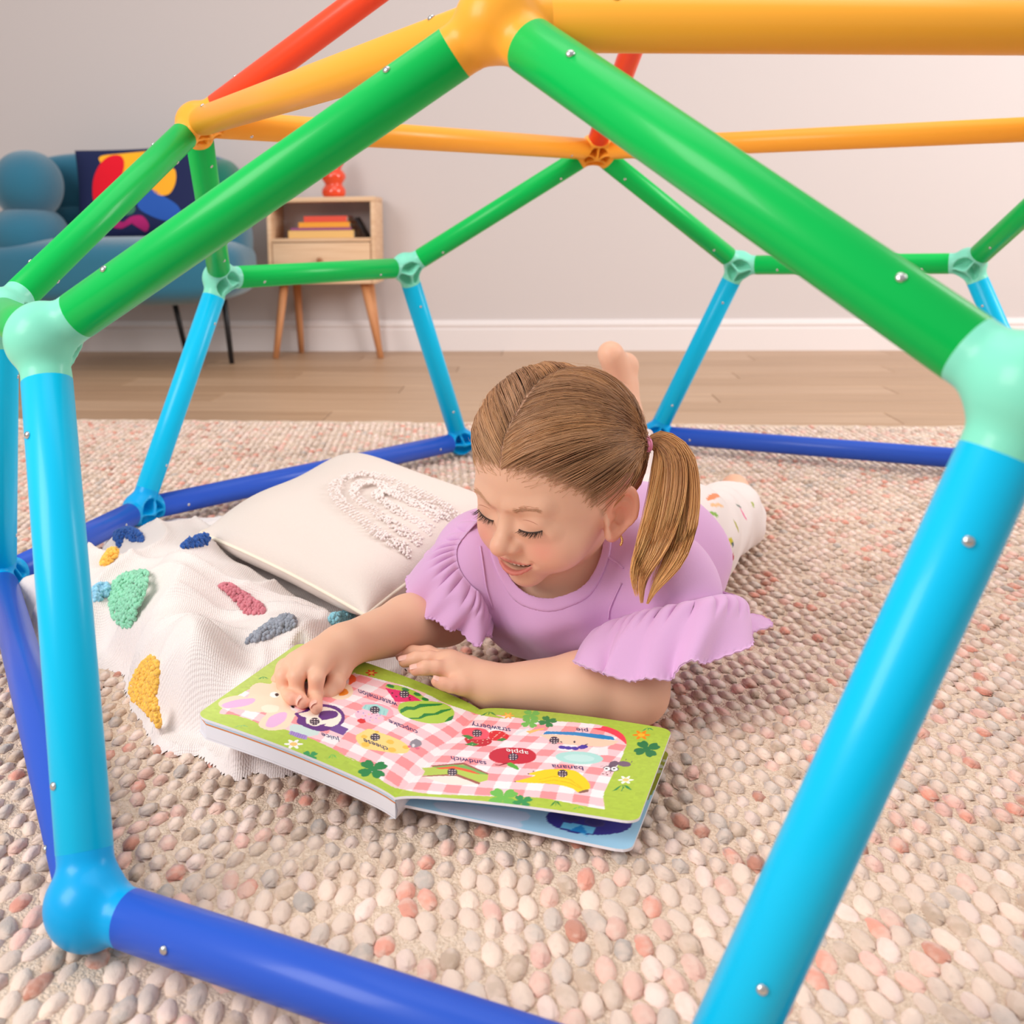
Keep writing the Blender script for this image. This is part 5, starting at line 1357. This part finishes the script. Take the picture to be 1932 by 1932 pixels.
# pants
m_pants = mat('printed_cotton', (244, 232, 230), .9, .15, color_node='attr', sheen=.2, bump=(600, .12, .0008, 2))
cufL = ANL+nrm(KNL-ANL)*.010; cufR = ANR+nrm(KNR-ANR)*.075
def pants(p):
    d = s_ell(p, (.285, 1.41, .080), (.096, .120, .074), TF2)
    l1 = s_chain(p, [HIPL, KNL, ANL], [.058, .044, .028], .03); l2 = s_chain(p, [HIPR, KNR, ANR], [.058, .045, .034], .03)
    cutL = (p-cufL)@nrm(ANL-KNL); cutR = (p-cufR)@nrm(ANR-KNR)
    l1 = smax(l1, cutL, .006); l2 = smax(l2, cutR, .006)
    d = smin(smin(d, l1, .03), l2, .03)-.004
    x, y, z = p[:, 0], p[:, 1], p[:, 2]
    d = d+.0020*np.sin(90*y+30*x+6*np.sin(30*z))*np.exp(-((y-1.62)/.10)**2)+.0012*np.sin(70*x-110*z)
    return smax(d, -(z-.0035), .006)
V, F = region(pants, [HIPL, KNL, ANL, HIPR, KNR, ANR, (.2, 1.33, .02)], .075, .0030, 2)
pc_ = np.tile(np.array(lin((236, 222, 218))), (len(V), 1))
def pants_print(ctr, dir_, ln, wd, col):
    global pc_
    dir_ = nrm(dir_); q = V-ctr; a = q@dir_; r = np.linalg.norm(q-np.outer(a, dir_), axis=1)
    m_ = (a/ln)**2+(r/wd)**2 < 1; pc_[m_] = lin(col)
pv_ = proj(V); kd = []
def pants_at(x, y):
    d_ = np.linalg.norm(pv_-np.array([x, y]), axis=1); c_ = np.argsort(d_)[:40]; return V[c_[np.argmin(V[c_, 1])]]
e_ = lambda p0, x1, y1: pants_at(x1, y1)-p0
for (x0_, y0_, x1_, y1_, wd, col) in [(1340, 938, 1356, 932, .0045, (240, 140, 90)), (1346, 951, 1366, 952, .003, (240, 190, 140)), (1402, 960, 1410, 974, .0055, (236, 110, 156)), (1326, 990, 1335, 1006, .0045, (160, 160, 50)), (1381, 1014, 1386, 1026, .0045, (206, 190, 50)), (1357, 1030, 1361, 1044, .0045, (170, 180, 90)), (1384, 1048, 1385, 1056, .003, (196, 40, 70)), (1390, 984, 1396, 1002, .003, (180, 170, 90)), (1337, 1042, 1345, 1054, .0042, (206, 170, 110)), (1345, 965, 1354, 968, .003, (140, 180, 80)), (1422, 945, 1424, 955, .003, (170, 180, 90)),
                                     (1323, 984, 1325, 990, .002, (60, 84, 90)), (1386, 1026, 1388, 1030, .003, (60, 84, 90)), (1344, 1054, 1347, 1058, .003, (60, 90, 80)), (1394, 951, 1400, 953, .002, (90, 110, 100))]:
    p0 = pants_at(x0_, y0_); p1 = pants_at(x1_, y1_); pants_print((p0+p1)/2, p1-p0+1e-6, max(np.linalg.norm(p1-p0)*.75, .004), wd, col)
for k in range(90):
    i_ = int(RNG.integers(0, len(V)))
    if 1290 < pv_[i_, 0] < 1450 and V[i_, 1] < 1.75: continue
    pants_print(V[i_], RNG.normal(0, 1, 3), .008, .004, [(240, 140, 90), (236, 110, 156), (160, 160, 50), (206, 190, 50), (196, 40, 70), (140, 180, 80)][k % 6])
mesh_obj('pants', V, F, m_pants, girl, cols=pc_)
# ---------------------------------------------------------------- hair
def scalp(p):                                    # smooth head without ears
    q = p.copy(); q[:, 0] = np.abs(q[:, 0])
    d = s_ell(q, (0, -.012, .039), (.0755, .0895, .0845))
    d = smin(d, s_ell(q, (0, .017, .004), (.0625, .0590, .062)), .014)
    return smin(d, s_ell(q, (0, .020, -.029), (.0500, .047, .043)), .02)
def scalp_proj(P, off):
    sh_ = P.shape; p = P.reshape(-1, 3).copy(); off = np.broadcast_to(off, sh_[:-1]).reshape(-1)
    for _ in range(5):
        e = 4e-4; d = scalp(p)-off
        g = np.stack([scalp(p+np.eye(3)[k]*e)-scalp(p-np.eye(3)[k]*e) for k in range(3)], 1)/(2*e)
        p = p-(d/(np.sum(g*g, 1)+1e-6))[:, None]*g
    return p.reshape(sh_)
m_hair = mat('hair', (150, 110, 74), .38, .45, color_node='attr')
m_hair.node_tree.nodes['Principled BSDF'].inputs['Anisotropic'].default_value = .6
C_D, C_M, C_L = np.array(lin((142, 99, 70))), np.array(lin((212, 156, 106))), np.array(lin((252, 204, 132)))
TIE = {-1: np.array([-.0745, -.0600, .0440]), 1: np.array([.0745, -.0600, .0440])}
hair = empty('hair_root', (0, 0, 0)); COL.objects.unlink(hair); bpy.data.objects.remove(hair)
def side_strands(sd, n, seed):
    rg = np.random.default_rng(seed); K = 11
    # roots: anywhere on the half scalp inside the hairline, denser at the hairline and parting
    R = []
    while len(R) < n:
        q = rg.normal(0, 1, (n*3, 3)); q /= np.linalg.norm(q, axis=1)[:, None]; p = q*np.array([.0755, .0895, .0845])+np.array([0, -.012, .039])
        p = scalp_proj(p, 0.); hm_ = hair_mask(p); ok = (p[:, 0]*sd > .0004) & (hm_ > .02) & (rg.uniform(0, 1, len(p)) < hm_*1.2+.15)
        ok &= np.linalg.norm(p-TIE[sd], axis=1) > .012
        R += list(p[ok])
    R = np.array(R[:n])
    npart = n//7; yy = rg.uniform(-1.1, 1.25, npart); ps = np.column_stack([sd*(.0003+np.abs(rg.normal(0, .0009, npart)))+.0012*np.sin(yy*9), -.012+.0895*np.sin(yy), .039+.0845*np.cos(yy)]); R[:npart] = scalp_proj(ps, 0.)
    T = TIE[sd]+rg.normal(0, .0022, (n, 3))
    s = np.linspace(0, 1, K)[None, :, None]
    ctrl_ = R[:, None]*(1-s)+T[:, None]*s
    # bow: comb backwards along the head so paths are gently curved
    dist = np.linalg.norm(T-R, axis=1)
    up = np.array([0, -.15, 1.0]); ctrl_ = ctrl_+up*(np.sin(np.pi*s)*(.10*dist[:, None, None]))
    # clumping waviness
    gl = np.sin(R[:, 2]*260+R[:, 1]*150)[:, None, None]
    lift = .0008+.0078*np.sin(np.pi*np.linspace(0, 1, K))**1.15+.0008*gl[:, :, 0]*np.sin(np.pi*np.linspace(0, 1, K))
    lift = np.maximum(lift, .0006)+np.abs(rg.normal(0, .0006, (n, 1)))
    P = scalp_proj(ctrl_, lift)
    # leave the scalp for the last bit to reach the tie
    w = np.clip((np.linspace(0, 1, K)-.80)/.20, 0, 1)[None, :, None]**1.5
    P = P*(1-w)+(ctrl_)*w
    P[:, -1] = T
    tone = np.clip(.30+.22*rg.normal(0, 1, n)+.18*np.sin(R[:, 2]*180+R[:, 1]*95), 0, 1)
    low = np.clip((.05-R[:, 2])/.08, 0, 1)*.45+np.clip((R[:, 1]-.02)/.06, 0, 1)*.25
    edge_ = (1-np.clip(hair_mask(R)*1.3, 0, 1))*np.clip((R[:, 1]-.0)/.03, 0, 1)
    tone = np.clip(tone+low, 0, 1)[:, None]
    c = C_D*(1-tone)+C_M*tone
    cols = np.repeat(c[:, None], K, 1); fr_ = edge_[:, None, None]*np.linspace(1, 0, K)[None, :, None]**1.5*.6; cols = cols*(1-fr_)+np.array(lin((226, 178, 140)))*fr_; rad = np.full((n, K), .00042)*rg.uniform(.7, 1.25, (n, 1)); rad[:, 0] *= .5
    return P, rad, cols
allP, allR, allC = [], [], []
for sd, n, seed in ((-1, 6000, 11), (1, 2800, 12)):
    P, r, c = side_strands(sd, n, seed); allP.append(h2w(P)); allR.append(r); allC.append(c)
ho = strands('hair', np.concatenate(allP), np.concatenate(allR), m_hair, girl, 3, np.concatenate(allC))
# fine baby hairs at the hairline
rg = np.random.default_rng(5); n_ = 1100
th = rg.uniform(-.98, .98, n_); zl = np.interp(np.abs(th), [0, .35, .62, .85, 1.0], [.064, .061, .052, .036, .016])
p0 = scalp_proj(np.column_stack([np.sin(th)*.085, np.cos(th)*.085-.02, zl+rg.normal(.006, .007, n_)]), .0003)
tg_ = np.where(p0[:, :1] < 0, TIE[-1], TIE[1]); d_ = tg_-p0; d_ /= np.linalg.norm(d_, axis=1)[:, None]; d_ = d_+np.array([0, 0, .5])+rg.normal(0, .25, (n_, 3)); d_ /= np.linalg.norm(d_, axis=1)[:, None]
bh_ = scalp_proj(p0[:, None]+(np.linspace(0, 1, 7)[None]*rg.uniform(.012, .030, (n_, 1)))[:, :, None]*d_[:, None], np.linspace(.0003, .0026, 7)[None])
strands('baby_hair', h2w(np.array(bh_)), np.linspace(.00016, .00005, 7), mat('baby_hair', (196, 150, 108), .5), ho)
# a few flyaways
n_ = 110; q_ = rg.normal(0, 1, (n_, 3)); q_[:, 2] = np.abs(q_[:, 2]); q_ /= np.linalg.norm(q_, axis=1)[:, None]; p0 = scalp_proj(q_*np.array([.0755, .0895, .0845])+np.array([0, -.012, .039]), .006)
p0 = p0[hair_mask(p0) > .6]; n_ = len(p0); d_ = np.where(p0[:, :1] < 0, TIE[-1], TIE[1])-p0; d_ /= np.linalg.norm(d_, axis=1)[:, None]; d_ = d_+rg.normal(0, .35, (n_, 3))
fl_ = p0[:, None]+(np.linspace(0, 1, 9)[None]*rg.uniform(.02, .05, (n_, 1)))[:, :, None]*d_[:, None]
fl_ = scalp_proj(fl_, .006+np.linspace(0, 1, 9)[None]*rg.uniform(.002, .009, (n_, 1)))
strands('flyaway_hair', h2w(fl_), np.linspace(.00014, .00005, 9), mat('baby_hair', (196, 150, 108), .5), ho)
# pigtail (her left, hanging in front of the shoulder) and the hidden one on the far side
def pigtail(path, wid, n, seed, ups):
    rg = np.random.default_rng(seed); K = 17; Cn = resample(path, K); Wd = np.interp(np.linspace(0, 1, K), np.linspace(0, 1, len(wid)), wid)
    t = np.gradient(Cn, axis=0); t /= np.linalg.norm(t, axis=1)[:, None]
    side = np.cross(t, nrm((0, 1, .1))); side /= np.linalg.norm(side, axis=1)[:, None]; dep = np.cross(t, side)
    a = rg.uniform(0, 2*np.pi, n); r = np.sqrt(rg.uniform(0, 1, n)); ss = np.linspace(0, 1, K)
    # strands keep their place in the bundle, twisting slowly; gather into a few locks towards the tips
    tw = a[:, None]+.9*ss[None]*np.where(r > .3, 1, .4)[:, None]
    lock = np.round(a/(2*np.pi)*5)/5*2*np.pi; g_ = .8*ss**1.5; tw = tw*(1-g_)+(lock[:, None]+.9*ss)*g_; r = r[:, None]*(1-.5*ss**2)+.75*.5*ss**2
    X = (np.cos(tw)*r)*Wd; Y = (np.sin(tw)*r)*Wd*.55
    P = Cn[None]+X[:, :, None]*side[None]+Y[:, :, None]*dep[None]
    ln = np.clip(rg.uniform(.62, 1.0, n)**.8+.06*np.sin(lock*2.3), .6, 1); idx = ss[None]*ln[:, None]*(K-1); i0 = np.clip(idx.astype(int), 0, K-2); f_ = (idx-i0)[:, :, None]; rows = np.arange(n)[:, None]
    P = P[rows, i0]*(1-f_)+P[rows, i0+1]*f_
    P += (rg.normal(0, .0012, (n, 1, 3))*np.sin(np.pi*ss)[None, :, None])
    tone = np.clip(.48+.26*rg.normal(0, 1, n)+.25*np.sin(lock*3), 0, 1)[:, None, None]; s3 = ss[None, :, None]
    c = ((C_D*(1-tone)+C_M*tone)*(1-s3**.9)+(C_M*(1-tone)+C_L*tone)*s3**.9)*np.array([1.18, 1.12, 1.05])
    rad = np.full((n, K), .00042)*rg.uniform(.7, 1.25, (n, 1)); rad[:, -4:] *= np.array([.8, .6, .4, .2])
    return P, rad, c
tieW = h2w(TIE[-1])
path = [tieW]+pxY([(1244, 834, 1.084), (1268, 862, 1.078), (1272, 915, 1.070), (1264, 980, 1.060), (1246, 1040, 1.050), (1222, 1090, 1.043), (1214, 1138, 1.038)])
P, r, c = pigtail(path, [.0045, .011, .019, .024, .027, .027, .021, .007], 2900, 21, None)
strands('pigtail', P, r, m_hair, ho, 3, c)
tieF = h2w(TIE[1]); path2 = [tieF, tieF+np.array([-.02, .02, .004]), tieF+np.array([-.034, .03, -.03]), tieF+np.array([-.03, .035, -.07]), tieF+np.array([-.02, .035, -.105])]
path2 = [tieF, tieF+np.array([.0, .025, .002]), tieF+np.array([.012, .045, -.03]), tieF+np.array([.02, .05, -.07]), tieF+np.array([.025, .05, -.10])]
P, r, c = pigtail(path2, [.0045, .012, .020, .022, .008], 400, 22, None); strands('pigtail', P, r, m_hair, ho, 3, c)
# pink elastic bands
for T, nx_ in ((tieW, nrm(np.array(path[1])-path[0])), (tieF, nrm(path2[1]-path2[0]))):
    u, v, w = frame(nx_)
    for k, dz in enumerate((-.0012, .0014)):
        a = np.linspace(0, 2*np.pi, 24); ring = T+w*dz+.0066*(np.cos(a)[:, None]*u+np.sin(a)[:, None]*v); V, F = tube_vf(ring, .0014, 8, caps=False); mesh_obj('hair_tie', V, F, mat('pink_elastic', (244, 150, 190), .6), ho)
